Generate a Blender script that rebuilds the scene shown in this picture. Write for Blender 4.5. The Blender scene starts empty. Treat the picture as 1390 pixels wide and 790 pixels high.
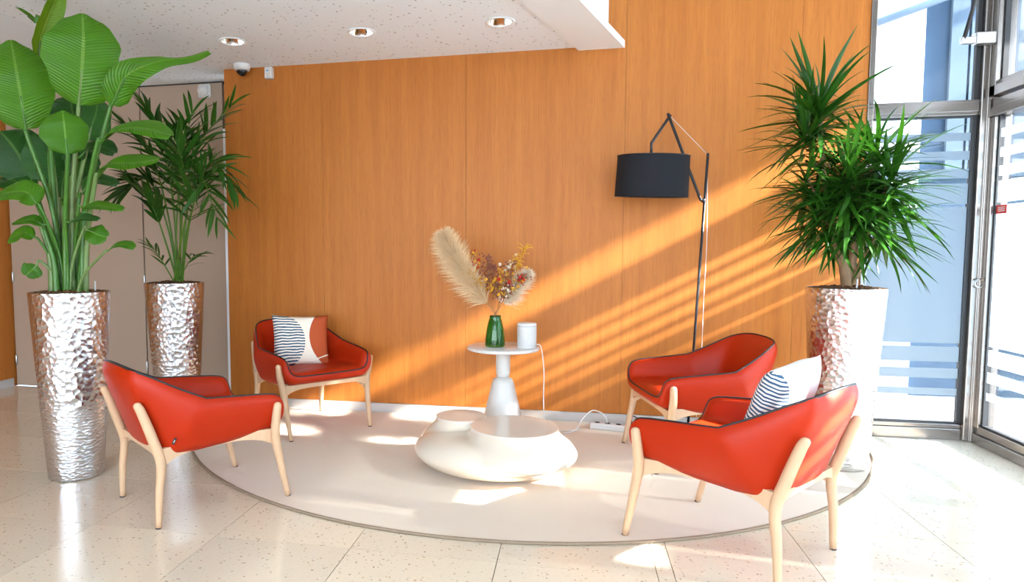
import bpy, bmesh, math, random
from mathutils import Vector, Matrix, Euler
R = math.radians
rnd = random.Random(7)
sc = bpy.context.scene
COL = sc.collection

# ------------------------------------------------------------------ camera
cd = bpy.data.cameras.new('camera')
cam = bpy.data.objects.new('camera', cd)
COL.objects.link(cam)
PITCH, ROLL, YAW = 0.0713, -0.0009, -0.2073
fw = Vector((math.sin(YAW) * math.cos(PITCH), math.cos(YAW) * math.cos(PITCH), -math.sin(PITCH)))
r0 = Vector((math.cos(YAW), -math.sin(YAW), 0))
u0 = r0.cross(fw)
rr = r0 * math.cos(ROLL) + u0 * math.sin(ROLL)
uu = u0 * math.cos(ROLL) - r0 * math.sin(ROLL)
m = Matrix((rr, uu, -fw)).transposed().to_4x4()
m.translation = (0, 0, 1.21)
cam.matrix_world = m
cd.sensor_fit = 'HORIZONTAL'
cd.sensor_width = 36.0
cd.lens = 911.21 / 1390 * 36
cd.shift_x = (695 - 587.74) / 1390
cd.shift_y = (406.88 - 395) / 1390
cd.clip_start = 0.05
sc.camera = cam

# ------------------------------------------------------------------ world, sun, exposure
SKY_STRENGTH = 2.0
SUN_STRENGTH = 12.0
wd = bpy.data.worlds.new('sky')
sc.world = wd
wd.use_nodes = True
nt = wd.node_tree
bg = nt.nodes['Background']
tc = nt.nodes.new('ShaderNodeTexCoord')
sx = nt.nodes.new('ShaderNodeSeparateXYZ')
cr = nt.nodes.new('ShaderNodeValToRGB')
cr.color_ramp.elements[0].position = 0.0
cr.color_ramp.elements[0].color = (0.86, 0.93, 1.0, 1)
cr.color_ramp.elements[1].position = 0.7
cr.color_ramp.elements[1].color = (0.50, 0.70, 1.0, 1)
nt.links.new(tc.outputs['Generated'], sx.inputs[0])
nt.links.new(sx.outputs['Z'], cr.inputs[0])
nt.links.new(cr.outputs[0], bg.inputs['Color'])
bg.inputs['Strength'].default_value = SKY_STRENGTH
sl = bpy.data.lights.new('sun', 'SUN')
sl.energy = SUN_STRENGTH
sl.angle = R(1.4)
sl.color = (1.0, 0.965, 0.915)
sun = bpy.data.objects.new('sun', sl)
COL.objects.link(sun)
sun.location = (8, 2, 6)
sun.rotation_euler = Vector((-1, 0.11, -0.53)).to_track_quat('-Z', 'Y').to_euler()
sc.view_settings.view_transform = 'Standard'
sc.view_settings.look = 'None'
sc.view_settings.gamma = 1
sc.view_settings.use_curve_mapping = False
sc.view_settings.exposure = 2.55
sc.cycles.use_denoising = True
sc.cycles.max_bounces = 14
sc.cycles.diffuse_bounces = 7
sc.cycles.transparent_max_bounces = 24
sc.cycles.sample_clamp_indirect = 6
sc.cycles.caustics_reflective = False
sc.cycles.caustics_refractive = False


# ------------------------------------------------------------------ helpers
def lin(c):
    return tuple(((v / 255) / 12.92 if v / 255 <= 0.04045 else ((v / 255 + 0.055) / 1.055) ** 2.4) for v in c)


class NB:
    """small node helper"""
    def __init__(s, name):
        s.m = bpy.data.materials.new(name)
        s.m.use_nodes = True
        s.nt = s.m.node_tree
        s.b = s.nt.nodes['Principled BSDF']
        s.out = s.nt.nodes['Material Output']

    def n(s, t, **kw):
        nd = s.nt.nodes.new(t)
        for k, v in kw.items():
            if k.startswith('_'):
                setattr(nd, k[1:], v)
        return nd

    def l(s, a, b):
        s.nt.links.new(a, b)

    def math(s, op, a, b=None, clamp=False):
        nd = s.nt.nodes.new('ShaderNodeMath')
        nd.operation = op
        nd.use_clamp = clamp
        for i, v in enumerate((a, b)):
            if v is None:
                continue
            if isinstance(v, (int, float)):
                nd.inputs[i].default_value = v
            else:
                s.l(v, nd.inputs[i])
        return nd.outputs[0]

    def mix(s, fac, a, b, mode='MIX'):
        nd = s.nt.nodes.new('ShaderNodeMix')
        nd.data_type = 'RGBA'
        nd.blend_type = mode
        for i, v in ((0, fac), (6, a), (7, b)):
            if isinstance(v, (int, float)):
                nd.inputs[i].default_value = v
            elif isinstance(v, tuple):
                nd.inputs[i].default_value = (*v[:3], 1)
            else:
                s.l(v, nd.inputs[i])
        return nd.outputs[2]

    def ramp(s, fac, stops):
        nd = s.nt.nodes.new('ShaderNodeValToRGB')
        e = nd.color_ramp.elements
        while len(e) < len(stops):
            e.new(0.5)
        for i, (p, c) in enumerate(stops):
            e[i].position = p
            e[i].color = (*c, 1) if isinstance(c, tuple) else (c, c, c, 1)
        s.l(fac, nd.inputs[0])
        return nd.outputs[0]

    def noise(s, scale, detail=3, vec=None, rough=0.5):
        nd = s.nt.nodes.new('ShaderNodeTexNoise')
        nd.inputs['Scale'].default_value = scale
        nd.inputs['Detail'].default_value = detail
        nd.inputs['Roughness'].default_value = rough
        if vec is not None:
            s.l(vec, nd.inputs['Vector'])
        return nd.outputs['Fac']

    def voro(s, scale, vec=None, feature='F1', rand=1.0):
        nd = s.nt.nodes.new('ShaderNodeTexVoronoi')
        nd.feature = feature
        nd.inputs['Scale'].default_value = scale
        nd.inputs['Randomness'].default_value = rand
        if vec is not None:
            s.l(vec, nd.inputs['Vector'])
        return nd

    def mapping(s, vec, scale=(1, 1, 1), loc=(0, 0, 0), rot=(0, 0, 0)):
        nd = s.nt.nodes.new('ShaderNodeMapping')
        nd.inputs['Scale'].default_value = scale
        nd.inputs['Location'].default_value = loc
        nd.inputs['Rotation'].default_value = rot
        s.l(vec, nd.inputs['Vector'])
        return nd.outputs[0]

    def pos(s):
        return s.nt.nodes.new('ShaderNodeNewGeometry').outputs['Position']

    def obj(s):
        return s.nt.nodes.new('ShaderNodeTexCoord').outputs['Object']

    def uv(s):
        return s.nt.nodes.new('ShaderNodeTexCoord').outputs['UV']

    def bump(s, h, strength=0.3, dist=0.01):
        nd = s.nt.nodes.new('ShaderNodeBump')
        nd.inputs['Strength'].default_value = strength
        nd.inputs['Distance'].default_value = dist
        s.l(h, nd.inputs['Height'])
        s.l(nd.outputs[0], s.b.inputs['Normal'])

    def set(s, color=None, rough=None, metal=None, spec=None, **kw):
        if color is not None:
            if isinstance(color, tuple):
                s.b.inputs['Base Color'].default_value = (*color[:3], 1)
            else:
                s.l(color, s.b.inputs['Base Color'])
        if rough is not None:
            s.b.inputs['Roughness'].default_value = rough
        if metal is not None:
            s.b.inputs['Metallic'].default_value = metal
        if spec is not None:
            s.b.inputs['Specular IOR Level'].default_value = spec
        return s


def plain(name, color, rough=0.5, metal=0.0, spec=0.5, var=0.0, vscale=8, bumps=0.0, bscale=200):
    k = NB(name)
    if var:
        f = k.noise(vscale, 4, k.obj())
        c2 = tuple(v * (1 - var) for v in color)
        k.set(k.mix(f, c2, color))
    else:
        k.set(color)
    k.set(rough=rough, metal=metal, spec=spec)
    if bumps:
        k.bump(k.noise(bscale, 3, k.obj()), bumps, 0.003)
    return k.m


M = {}


def mat_floor():
    k = NB('terrazzo')
    p = k.pos()
    base = k.mix(k.noise(1.3, 4, p), (0.72, 0.60, 0.435), (0.80, 0.69, 0.535))
    oi = k.n('ShaderNodeObjectInfo').outputs['Random']
    base = k.mix(k.math('MULTIPLY', oi, 0.35), base, (0.60, 0.52, 0.41))
    v1 = k.voro(42, p)
    chip = k.math('LESS_THAN', v1.outputs['Distance'], 0.215)
    gate = k.math('GREATER_THAN', k.noise(23, 2, p), 0.44)
    chip = k.math('MULTIPLY', chip, gate)
    cc = k.ramp(v1.outputs['Color'], [(0.0, (0.33, 0.20, 0.10)), (0.35, (0.50, 0.33, 0.18)), (0.6, (0.62, 0.55, 0.47)), (0.85, (0.24, 0.18, 0.13))])
    base = k.mix(k.math('MULTIPLY', chip, 0.75), base, cc)
    v2 = k.voro(120, p)
    c2 = k.math('LESS_THAN', v2.outputs['Distance'], 0.2)
    base = k.mix(k.math('MULTIPLY', c2, 0.35), base, (0.36, 0.26, 0.17))
    k.set(base, 0.13, 0, 0.5)
    k.b.inputs['Coat Weight'].default_value = 0.25
    k.b.inputs['Coat Roughness'].default_value = 0.08
    k.bump(k.noise(5, 2, p), 0.02, 0.01)
    return k.m


def mat_wood():
    k = NB('oak_veneer')
    p = k.pos()
    q = k.mapping(p, (9, 9, 0.35))
    f1 = k.noise(2.0, 6, q, 0.6)
    q2 = k.mapping(p, (70, 70, 1.6))
    f2 = k.noise(2.0, 5, q2, 0.65)
    q3 = k.mapping(p, (260, 260, 9))
    f3 = k.noise(1.0, 2, q3)
    oi = k.n('ShaderNodeObjectInfo').outputs['Random']
    c = k.ramp(f1, [(0.25, (0.3794, 0.1197, 0.0195)), (0.5, (0.4364, 0.1448, 0.0253)), (0.75, (0.4838, 0.1670, 0.0310))])
    c = k.mix(k.math('MULTIPLY', k.ramp(f2, [(0.35, 1.0), (0.55, 0.0)]), 0.30), c, (0.2846, 0.0849, 0.0135))
    c = k.mix(k.math('MULTIPLY', k.ramp(f3, [(0.36, 1.0), (0.45, 0.0)]), 0.30), c, (0.2372, 0.0696, 0.0114))
    c = k.mix(k.math('MULTIPLY', oi, 0.12), c, (0.5122, 0.1844, 0.0354))
    k.set(c, 0.45, 0, 0.2)
    k.bump(f2, 0.05, 0.002)
    return k.m


def mat_leather():
    k = NB('orange_red_leather')
    o = k.obj()
    c = k.mix(k.noise(3, 3, o), (0.360, 0.0165, 0.0009), (0.415, 0.0215, 0.0014))
    k.set(c, 0.46, 0, 0.22)
    v = k.voro(420, o)
    k.bump(v.outputs['Distance'], 0.06, 0.001)
    return k.m


def mat_ash():
    k = NB('pale_ash_wood')
    o = k.obj()
    q = k.mapping(o, (60, 60, 4))
    f = k.noise(2, 4, q)
    k.set(k.mix(f, (0.53, 0.335, 0.195), (0.61, 0.405, 0.250)), 0.45, 0, 0.35)
    return k.m


def mat_hammered():
    k = NB('hammered_metal')
    o = k.obj()
    q = k.mapping(o, (1, 1, 0.9))
    n = k.voro(38, q)
    h = k.math('POWER', n.outputs['Distance'], 2.0)
    n2 = k.voro(62, k.mapping(o, (0.8, 0.8, 1.3)))
    h2 = k.math('MULTIPLY', k.math('POWER', n2.outputs['Distance'], 2.0), 0.35)
    sz = k.n('ShaderNodeSeparateXYZ')
    k.l(o, sz.inputs[0])
    low = k.math('LESS_THAN', sz.outputs['Z'], 0.40)
    mixh = k.n('ShaderNodeMix')
    k.l(low, mixh.inputs[0])
    k.l(h, mixh.inputs[2])
    k.l(h2, mixh.inputs[3])
    c = k.mix(k.noise(9, 3, o), (0.58, 0.58, 0.59), (0.70, 0.70, 0.71))
    k.set(c, 0.27, 1.0)
    k.bump(mixh.outputs[0], 0.42, 0.016)
    return k.m


def mat_ceiling_perf():
    k = NB('perforated_plasterboard')
    p = k.pos()
    v = k.voro(26, p)
    sizes = k.math('MULTIPLY', k.math('POWER', k.voro(26, p).outputs['Color'], 1.0), 0.20)
    dot = k.math('LESS_THAN', v.outputs['Distance'], k.math('ADD', sizes, 0.05))
    c = k.mix(k.math('MULTIPLY', dot, 0.75), (0.815, 0.875, 0.92), (0.33, 0.32, 0.31))
    k.set(c, 0.8, 0, 0.2)
    return k.m


def mat_rug():
    k = NB('rug_pile')
    p = k.pos()
    f = k.noise(2.2, 5, p, 0.6)
    g = k.noise(300, 2, p)
    c = k.mix(f, (0.66, 0.535, 0.405), (0.73, 0.605, 0.475))
    c = k.mix(k.math('MULTIPLY', g, 0.2), c, (0.54, 0.43, 0.31))
    k.set(c, 0.95, 0, 0.1)
    k.b.inputs['Sheen Weight'].default_value = 0.25
    k.bump(k.noise(380, 3, p), 0.25, 0.003)
    return k.m


def mat_leaf(name, dark, light, rib=None, ribscale=0, rough=0.35, trans=0.25):
    k = NB(name)
    uv = k.uv()
    s = k.n('ShaderNodeSeparateXYZ')
    k.l(uv, s.inputs[0])
    f = k.noise(3, 3, k.obj())
    oi = k.n('ShaderNodeObjectInfo').outputs['Random']
    f = k.math('ADD', k.math('MULTIPLY', f, 0.6), k.math('MULTIPLY', oi, 0.4))
    c = k.mix(f, dark, light)
    vv = k.math('ABSOLUTE', k.math('SUBTRACT', s.outputs['Y'], 0.5))
    if rib:
        midr = k.math('LESS_THAN', vv, 0.022)
        c = k.mix(k.math('MULTIPLY', midr, 0.85), c, rib)
    k.set(c, rough, 0, 0.32)
    if ribscale:
        ph = k.math('ADD', k.math('MULTIPLY', s.outputs['X'], ribscale), k.math('MULTIPLY', vv, -ribscale * 0.25))
        w = k.math('SINE', ph)
        c2 = k.mix(k.math('MULTIPLY', k.math('GREATER_THAN', w, 0.8), 0.25), c, light)
        k.set(c2)
        k.bump(w, 0.35, 0.004)
    tr = k.n('ShaderNodeBsdfTranslucent')
    k.l(k.mix(0.5, c, light), tr.inputs['Color'])
    mx = k.n('ShaderNodeMixShader')
    mx.inputs[0].default_value = trans
    k.l(k.b.outputs[0], mx.inputs[1])
    k.l(tr.outputs[0], mx.inputs[2])
    k.l(mx.outputs[0], k.out.inputs['Surface'])
    return k.m


def mat_glass(name, tint=(0.97, 0.99, 1.0), refl=0.09):
    k = NB(name)
    t = k.n('ShaderNodeBsdfTransparent')
    t.inputs[0].default_value = (*tint, 1)
    g = k.n('ShaderNodeBsdfGlossy')
    g.inputs['Roughness'].default_value = 0.02
    lw = k.n('ShaderNodeLayerWeight')
    lw.inputs['Blend'].default_value = 0.25
    f = k.math('MULTIPLY', lw.outputs['Fresnel'], 0.6, True)
    mx = k.n('ShaderNodeMixShader')
    k.l(f, mx.inputs[0])
    k.l(t.outputs[0], mx.inputs[1])
    k.l(g.outputs[0], mx.inputs[2])
    k.l(mx.outputs[0], k.out.inputs['Surface'])
    return k.m


def mat_frost():
    k = NB('frosted_film')
    t = k.n('ShaderNodeBsdfTransparent')
    t.inputs[0].default_value = (0.93, 0.97, 1.0, 1)
    d = k.n('ShaderNodeBsdfTranslucent')
    d.inputs[0].default_value = (0.40, 0.47, 0.53, 1)
    s = k.n('ShaderNodeBsdfDiffuse')
    s.inputs[0].default_value = (0.62, 0.68, 0.72, 1)
    m1 = k.n('ShaderNodeMixShader')
    m1.inputs[0].default_value = 0.15
    k.l(d.outputs[0], m1.inputs[1])
    k.l(s.outputs[0], m1.inputs[2])
    m2 = k.n('ShaderNodeMixShader')
    m2.inputs[0].default_value = 0.86
    k.l(t.outputs[0], m2.inputs[1])
    k.l(m1.outputs[0], m2.inputs[2])
    k.l(m2.outputs[0], k.out.inputs['Surface'])
    return k.m


def mat_marble():
    k = NB('white_marble')
    o = k.obj()
    n1 = k.noise(5, 8, o, 0.65)
    v = k.math('ABSOLUTE', k.math('SUBTRACT', n1, 0.5))
    vein = k.ramp(v, [(0.0, 1.0), (0.05, 0.0)])
    c = k.mix(k.math('MULTIPLY', vein, 0.35), (0.64, 0.62, 0.60), (0.40, 0.38, 0.36))
    k.set(c, 0.25, 0, 0.5)
    return k.m


def mat_cushion(two=True):
    """linen cushion: a striped lens shape on one side, a rust lens on the other, a small twig mark"""
    k = NB('printed_linen')
    uv = k.uv()
    s = k.n('ShaderNodeSeparateXYZ')
    k.l(uv, s.inputs[0])
    U, V = s.outputs['X'], s.outputs['Y']

    def ell(cx, cy, rx, ry):
        a = k.math('POWER', k.math('DIVIDE', k.math('SUBTRACT', U, cx), rx), 2)
        b = k.math('POWER', k.math('DIVIDE', k.math('SUBTRACT', V, cy), ry), 2)
        return k.math('LESS_THAN', k.math('ADD', a, b), 1.0)
    wob = k.math('MULTIPLY', k.math('SUBTRACT', k.noise(6, 2, uv), 0.5), 0.05)
    y2 = k.math('ADD', V, wob)
    st = k.math('GREATER_THAN', k.math("SINE", k.math("MULTIPLY", y2, 112 if two else 150)), 0.05)
    blue = k.math('MULTIPLY', ell(-0.02, 0.46, 0.56, 0.62) if two else ell(1.10, 0.45, 0.30, 0.80), st)
    base = (0.78, 0.70, 0.59) if two else (0.80, 0.77, 0.73)
    c = k.mix(blue, base, (0.045, 0.095, 0.16))
    if two:
        rust = ell(1.12, 0.56, 0.50, 0.62)
        c = k.mix(rust, c, (0.43, 0.085, 0.030))
    tw = k.math('ABSOLUTE', k.math('SUBTRACT', k.math('SUBTRACT', V, 0.02), k.math('MULTIPLY', k.math('SUBTRACT', U, 0.55), 0.45)))
    tw = k.math('MULTIPLY', k.math('LESS_THAN', tw, 0.012), k.math('GREATER_THAN', U, 0.6 if two else 2.0))
    c = k.mix(tw, c, (0.80, 0.72, 0.60))
    k.set(c, 0.9, 0, 0.1)
    k.bump(k.noise(250, 2, uv), 0.15, 0.002)
    return k.m


def mat_green_glass():
    k = NB('green_glass')
    k.set((0.10, 0.46, 0.07), 0.03, 0, 0.5)
    k.b.inputs['Transmission Weight'].default_value = 0.9
    k.b.inputs['IOR'].default_value = 1.45
    return k.m


def mat_emit(name, col, s):
    k = NB(name)
    k.set(col, 0.4)
    k.b.inputs['Emission Color'].default_value = (*col, 1)
    k.b.inputs['Emission Strength'].default_value = s
    return k.m


M['floor'] = mat_floor()
M['grout'] = plain('grout', (0.20, 0.14, 0.09), 0.8)
M['wood'] = mat_wood()
M['leather'] = mat_leather()
M['ash'] = mat_ash()
M['hammered'] = mat_hammered()
M['perf'] = mat_ceiling_perf()
M['plaster'] = plain('white_plaster', (0.815, 0.875, 0.92), 0.85, 0, 0.2, 0.03, 3)
M['white_board'] = plain('white_lacquer_trim', (0.815, 0.865, 0.89), 0.45, 0, 0.4)
M['skirting'] = plain('satin_aluminium_skirting', (0.52, 0.50, 0.48), 0.38, 0.35)
M['door'] = plain('taupe_laminate', (0.41, 0.305, 0.230), 0.55, 0, 0.3, 0.05, 2)
M['gap'] = plain('dark_gap', (0.02, 0.018, 0.016), 0.9)
M['rug'] = mat_rug()
M['rug_edge'] = plain('rug_binding', (0.30, 0.22, 0.15), 0.9, 0, 0.1, 0.25, 60)
M['piping'] = plain('black_piping', (0.012, 0.012, 0.014), 0.5)
M['rubber'] = plain('dark_rubber', (0.03, 0.03, 0.035), 0.7)
M['alu'] = plain('anodised_aluminium', (0.27, 0.245, 0.225), 0.24, 0.9, 0.5, 0.12, 3)
M['steel'] = plain('brushed_steel', (0.42, 0.41, 0.40), 0.3, 1.0)
M['chrome'] = plain('polished_reflector', (0.86, 0.82, 0.76), 0.08, 1.0)
M['gasket'] = plain('black_gasket', (0.02, 0.022, 0.026), 0.6)
M['glass'] = mat_glass('clear_glass')
M['frost'] = mat_frost()
M['marble'] = mat_marble()
M['white_satin'] = plain('white_satin_metal', (0.56, 0.545, 0.52), 0.42, 0, 0.4)
M['cream_gloss'] = plain('cream_gloss_lacquer', (0.62, 0.535, 0.43), 0.12, 0, 0.55)
M['cream_top'] = plain('cream_gloss_top', (0.60, 0.53, 0.45), 0.10, 0, 0.55)
M['black_metal'] = plain('black_metal', (0.012, 0.013, 0.017), 0.38, 0.0, 0.5)
M['black_fabric'] = plain('black_shade_fabric', (0.016, 0.017, 0.021), 0.85, 0, 0.2, 0.3, 40, 0.3, 500)
M['shade_in'] = plain('white_shade_lining', (0.8, 0.78, 0.74), 0.8)
M['white_plastic'] = plain('white_plastic', (0.64, 0.63, 0.61), 0.4)
M['white_fabric'] = plain('white_speaker_cloth', (0.60, 0.59, 0.57), 0.9, 0, 0.1, 0.15, 300, 0.4, 500)
M['black_plastic'] = plain('black_gloss_plastic', (0.01, 0.01, 0.012), 0.12)
M['blue_print'] = plain('blue_print', (0.10, 0.30, 0.65), 0.5)
M['red_print'] = plain('red_sticker', (0.66, 0.03, 0.015), 0.5)
M['white_print'] = plain('white_print', (0.8, 0.8, 0.8), 0.5)
M['leaf'] = mat_leaf('paddle_leaf', (0.0200, 0.1050, 0.0030), (0.0860, 0.2480, 0.0090), (0.1872, 0.3600, 0.0576), 190, 0.33, 0.30)
M['leaf_lime'] = mat_leaf('young_paddle_leaf', (0.1008, 0.2304, 0.0072), (0.2016, 0.3600, 0.0180), (0.3240, 0.4320, 0.0720), 190, 0.35, 0.35)
M['leaf_dark'] = mat_leaf('shady_paddle_leaf', (0.0086, 0.0504, 0.0058), (0.0252, 0.1080, 0.0101), (0.0864, 0.1872, 0.0360), 190, 0.33, 0.15)  # deeper green tone for some of the leaves
M['petiole'] = plain('green_petiole', (0.0612, 0.1944, 0.0180), 0.4, 0, 0.5, 0.5, 9)
M['petiole_pale'] = plain('pale_green_sheath', (0.1728, 0.2736, 0.0792), 0.45, 0, 0.5, 0.5, 9)
M['palm'] = mat_leaf('palm_leaflet', (0.0101, 0.0540, 0.0058), (0.0396, 0.1332, 0.0101), None, 0, 0.38, 0.2)
M['rachis'] = plain('palm_rachis', (0.0864, 0.2160, 0.0144), 0.45, 0, 0.5, 0.4, 9)
M['drac'] = mat_leaf('blade_leaf', (0.0072, 0.0418, 0.0043), (0.0324, 0.1188, 0.0079), (0.0504, 0.1512, 0.0144), 0, 0.30, 0.18)
M['bark'] = plain('pale_bark', (0.36, 0.22, 0.12), 0.85, 0, 0.2, 0.6, 25, 0.6, 60)
M['clay'] = plain('brown_clay_pebble', (0.16, 0.075, 0.035), 0.9, 0, 0.2, 0.6, 60)
M['soil'] = plain('dark_soil', (0.06, 0.032, 0.016), 0.95)
M['cushion'] = mat_cushion()
M['cushion_pale'] = mat_cushion(False)
M['vase'] = mat_green_glass()
M['pampas'] = plain('pampas_plume', (0.88, 0.66, 0.40), 0.9, 0, 0.1, 0.25, 20)
M['pampas_pale'] = plain('pale_pampas_plume', (0.90, 0.76, 0.58), 0.9, 0, 0.1, 0.25, 20)
M['dry_stem'] = plain('dry_stem', (0.33, 0.17, 0.07), 0.8)
M['yellow'] = plain('dried_yellow_flower', (0.72, 0.36, 0.035), 0.85, 0, 0.1, 0.3, 60)
M['redberry'] = plain('dried_red_flower', (0.45, 0.03, 0.02), 0.8, 0, 0.1, 0.3, 60)
M['mauve'] = plain('dried_mauve_flower', (0.30, 0.105, 0.065), 0.85, 0, 0.1, 0.4, 60)
M['ivory'] = plain('dried_ivory_flower', (0.75, 0.62, 0.46), 0.85, 0, 0.1, 0.3, 60)
M['lens'] = mat_emit('downlight_lens', (1.0, 0.93, 0.82), 3.0)
M['pave'] = plain('pale_paving', (0.34, 0.34, 0.34), 0.8, 0, 0.2, 0.2, 2)
M['ext_white'] = plain('white_render', (0.62, 0.63, 0.65), 0.9, 0, 0.1, 0.05, 2)
M['ext_blue'] = plain('blue_grey_cladding', (0.012, 0.036, 0.070), 0.7, 0, 0.3, 0.2, 2)  # sky-blue shade on the facade, painted into its base colour
M['ext_lit'] = plain('pale_blue_cladding', (0.06, 0.095, 0.135), 0.7, 0, 0.3, 0.2, 2)  # lighter patches of daylight on the facade, painted as colour
M['ext_dark'] = plain('slate_blue_trim', (0.12, 0.17, 0.23), 0.6)


def tag(o, label=None, cat=None, group=None, kind=None):
    if label:
        o['label'] = label
    if cat:
        o['category'] = cat
    if group:
        o['group'] = group
    if kind:
        o['kind'] = kind
    return o


def empty(name, loc=(0, 0, 0), rz=0.0):
    o = bpy.data.objects.new(name, None)
    COL.objects.link(o)
    o.location = loc
    o.rotation_euler = (0, 0, rz)
    o.empty_display_size = 0.1
    return o


def link(name, me, mat=None, parent=None, smooth=False):
    if mat is not None and len(me.materials) == 0:
        me.materials.append(mat)
    o = bpy.data.objects.new(name, me)
    COL.objects.link(o)
    if parent is not None:
        o.parent = parent
    if smooth:
        me.polygons.foreach_set('use_smooth', [True] * len(me.polygons))
    return o


class MB:
    def __init__(s):
        s.v, s.f = [], []

    def add(s, vs, fs):
        b = len(s.v)
        s.v += [tuple(v) for v in vs]
        s.f += [tuple(i + b for i in f) for f in fs]
        return s

    def box(s, x0, x1, y0, y1, z0, z1):
        vs = [(x, y, z) for z in (z0, z1) for y in (y0, y1) for x in (x0, x1)]
        return s.add(vs, [(0, 2, 3, 1), (4, 5, 7, 6), (0, 1, 5, 4), (2, 6, 7, 3), (0, 4, 6, 2), (1, 3, 7, 5)])

    def prism(s, poly, z0, z1):
        n = len(poly)
        vs = [(x, y, z0) for x, y in poly] + [(x, y, z1) for x, y in poly]
        fs = [tuple(range(n - 1, -1, -1)), tuple(range(n, 2 * n))] + [(i, (i + 1) % n, n + (i + 1) % n, n + i) for i in range(n)]
        return s.add(vs, fs)

    def lathe(s, prof, n=32, c=(0, 0, 0), cap0=True, cap1=True):
        vs, fs = [], []
        for r, z in prof:
            for i in range(n):
                a = 2 * math.pi * i / n
                vs.append((c[0] + r * math.cos(a), c[1] + r * math.sin(a), c[2] + z))
        k = len(prof)
        for j in range(k - 1):
            for i in range(n):
                a, b = j * n + i, j * n + (i + 1) % n
                fs.append((a, b, b + n, a + n))
        if cap0:
            fs.append(tuple(range(n - 1, -1, -1)))
        if cap1:
            fs.append(tuple(range((k - 1) * n, k * n)))
        return s.add(vs, fs)

    def tube(s, pts, rad, n=8, closed=False, flat=None):
        pts = [Vector(p) for p in pts]
        k = len(pts)
        if not hasattr(rad, '__len__'):
            rad = [rad] * k
        vs, fs = [], []
        up = None
        for i in range(k):
            if closed:
                t = pts[(i + 1) % k] - pts[i - 1]
            else:
                t = pts[min(i + 1, k - 1)] - pts[max(i - 1, 0)]
            if t.length < 1e-9:
                t = Vector((0, 0, 1))
            t.normalize()
            if up is None:
                up = Vector((0, 0, 1)) if abs(t.z) < 0.9 else Vector((1, 0, 0))
            sd = t.cross(up)
            if sd.length < 1e-6:
                sd = t.cross(Vector((0, 1, 0)))
            sd.normalize()
            up = sd.cross(t).normalized()
            for j in range(n):
                a = 2 * math.pi * j / n
                vs.append(pts[i] + sd * (math.cos(a) * rad[i]) + up * (math.sin(a) * rad[i] * (flat or 1)))
        for i in range(k if closed else k - 1):
            i2 = (i + 1) % k
            for j in range(n):
                j2 = (j + 1) % n
                fs.append((i * n + j, i * n + j2, i2 * n + j2, i2 * n + j))
        if not closed:
            fs.append(tuple(range(n - 1, -1, -1)))
            fs.append(tuple((k - 1) * n + j for j in range(n)))
        return s.add(vs, fs)

    def ball(s, c, r, n=8, m_=5, sz=1.0):
        prof = [(max(1e-4, r * math.sin(math.pi * j / m_)), -r * sz * math.cos(math.pi * j / m_)) for j in range(m_ + 1)]
        return s.lathe(prof, n, c)

    def mesh(s, name):
        me = bpy.data.meshes.new(name)
        me.from_pydata(s.v, [], s.f)
        me.update()
        return me

    def build(s, name, mat, parent=None, smooth=False):
        return link(name, s.mesh(name), mat, parent, smooth)


def bevel(o, w=0.004, seg=2, angle=40):
    md = o.modifiers.new('bevel', 'BEVEL')
    md.width = w
    md.segments = seg
    md.limit_method = 'ANGLE'
    md.angle_limit = R(angle)
    return o


def autosmooth(o, ang=40):
    me = o.data
    me.polygons.foreach_set('use_smooth', [True] * len(me.polygons))
    bm = bmesh.new()
    bm.from_mesh(me)
    for e in bm.edges:
        if len(e.link_faces) == 2 and e.calc_face_angle(0) > R(ang):
            e.smooth = False
    bm.to_mesh(me)
    bm.free()
    return o


def cat_rom(pts, n):
    pts = [Vector(p) for p in pts]
    P_ = [pts[0] * 2 - pts[1]] + pts + [pts[-1] * 2 - pts[-2]]
    out = []
    segs = len(pts) - 1
    for i in range(n):
        t = i / (n - 1) * segs
        k = min(int(t), segs - 1)
        t -= k
        a, b, c, d = P_[k:k + 4]
        out.append(0.5 * ((2 * b) + (c - a) * t + (2 * a - 5 * b + 4 * c - d) * t * t + (3 * b - a - 3 * c + d) * t ** 3))
    return out


def copy_tree(o, parent=None):
    c = o.copy()
    COL.objects.link(c)
    if parent is not None:
        c.parent = parent
    for ch in list(o.children):
        copy_tree(ch, c)
    return c


# ================================================================== THE SETTING
WALL_Y = 4.797
WIN_Y = 4.85
WIN_X = 2.51
LEFT_X = -4.95
DOOR_Y = 5.12
REAR_Y = -3.0
HIGH = 3.3

# ---- floor: bed + single tiles
fb = MB().box(LEFT_X, WIN_X + 0.03, REAR_Y, DOOR_Y + 0.02, -0.06, -0.006).build('floor', M['grout'])
tag(fb, 'cream terrazzo floor of large square polished tiles', 'floor', kind='structure')
xs = [0.3206 + 0.6012 * k for k in range(-10, 5)]
ys = [2.54 + 0.572 * k for k in range(-10, 6)]
xl = sorted([x for x in xs if LEFT_X + 0.02 < x < WIN_X - 0.02] + [0.383, LEFT_X, WIN_X + 0.02])
yl = sorted([y for y in ys if REAR_Y + 0.02 < y < DOOR_Y - 0.02] + [REAR_Y, DOOR_Y])
G = 0.0016
tile_cache = {}
for i in range(len(xl) - 1):
    for j in range(len(yl) - 1):
        w, h = round(xl[i + 1] - xl[i], 4), round(yl[j + 1] - yl[j], 4)
        if (w, h) not in tile_cache:
            me = MB().box(G, w - G, G, h - G, -0.02, 0.0).mesh('tile')
            me.materials.append(M['floor'])
            tile_cache[(w, h)] = me
        o = link('tile', tile_cache[(w, h)], None, fb)
        o.location = (xl[i], yl[j], 0)

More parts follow.
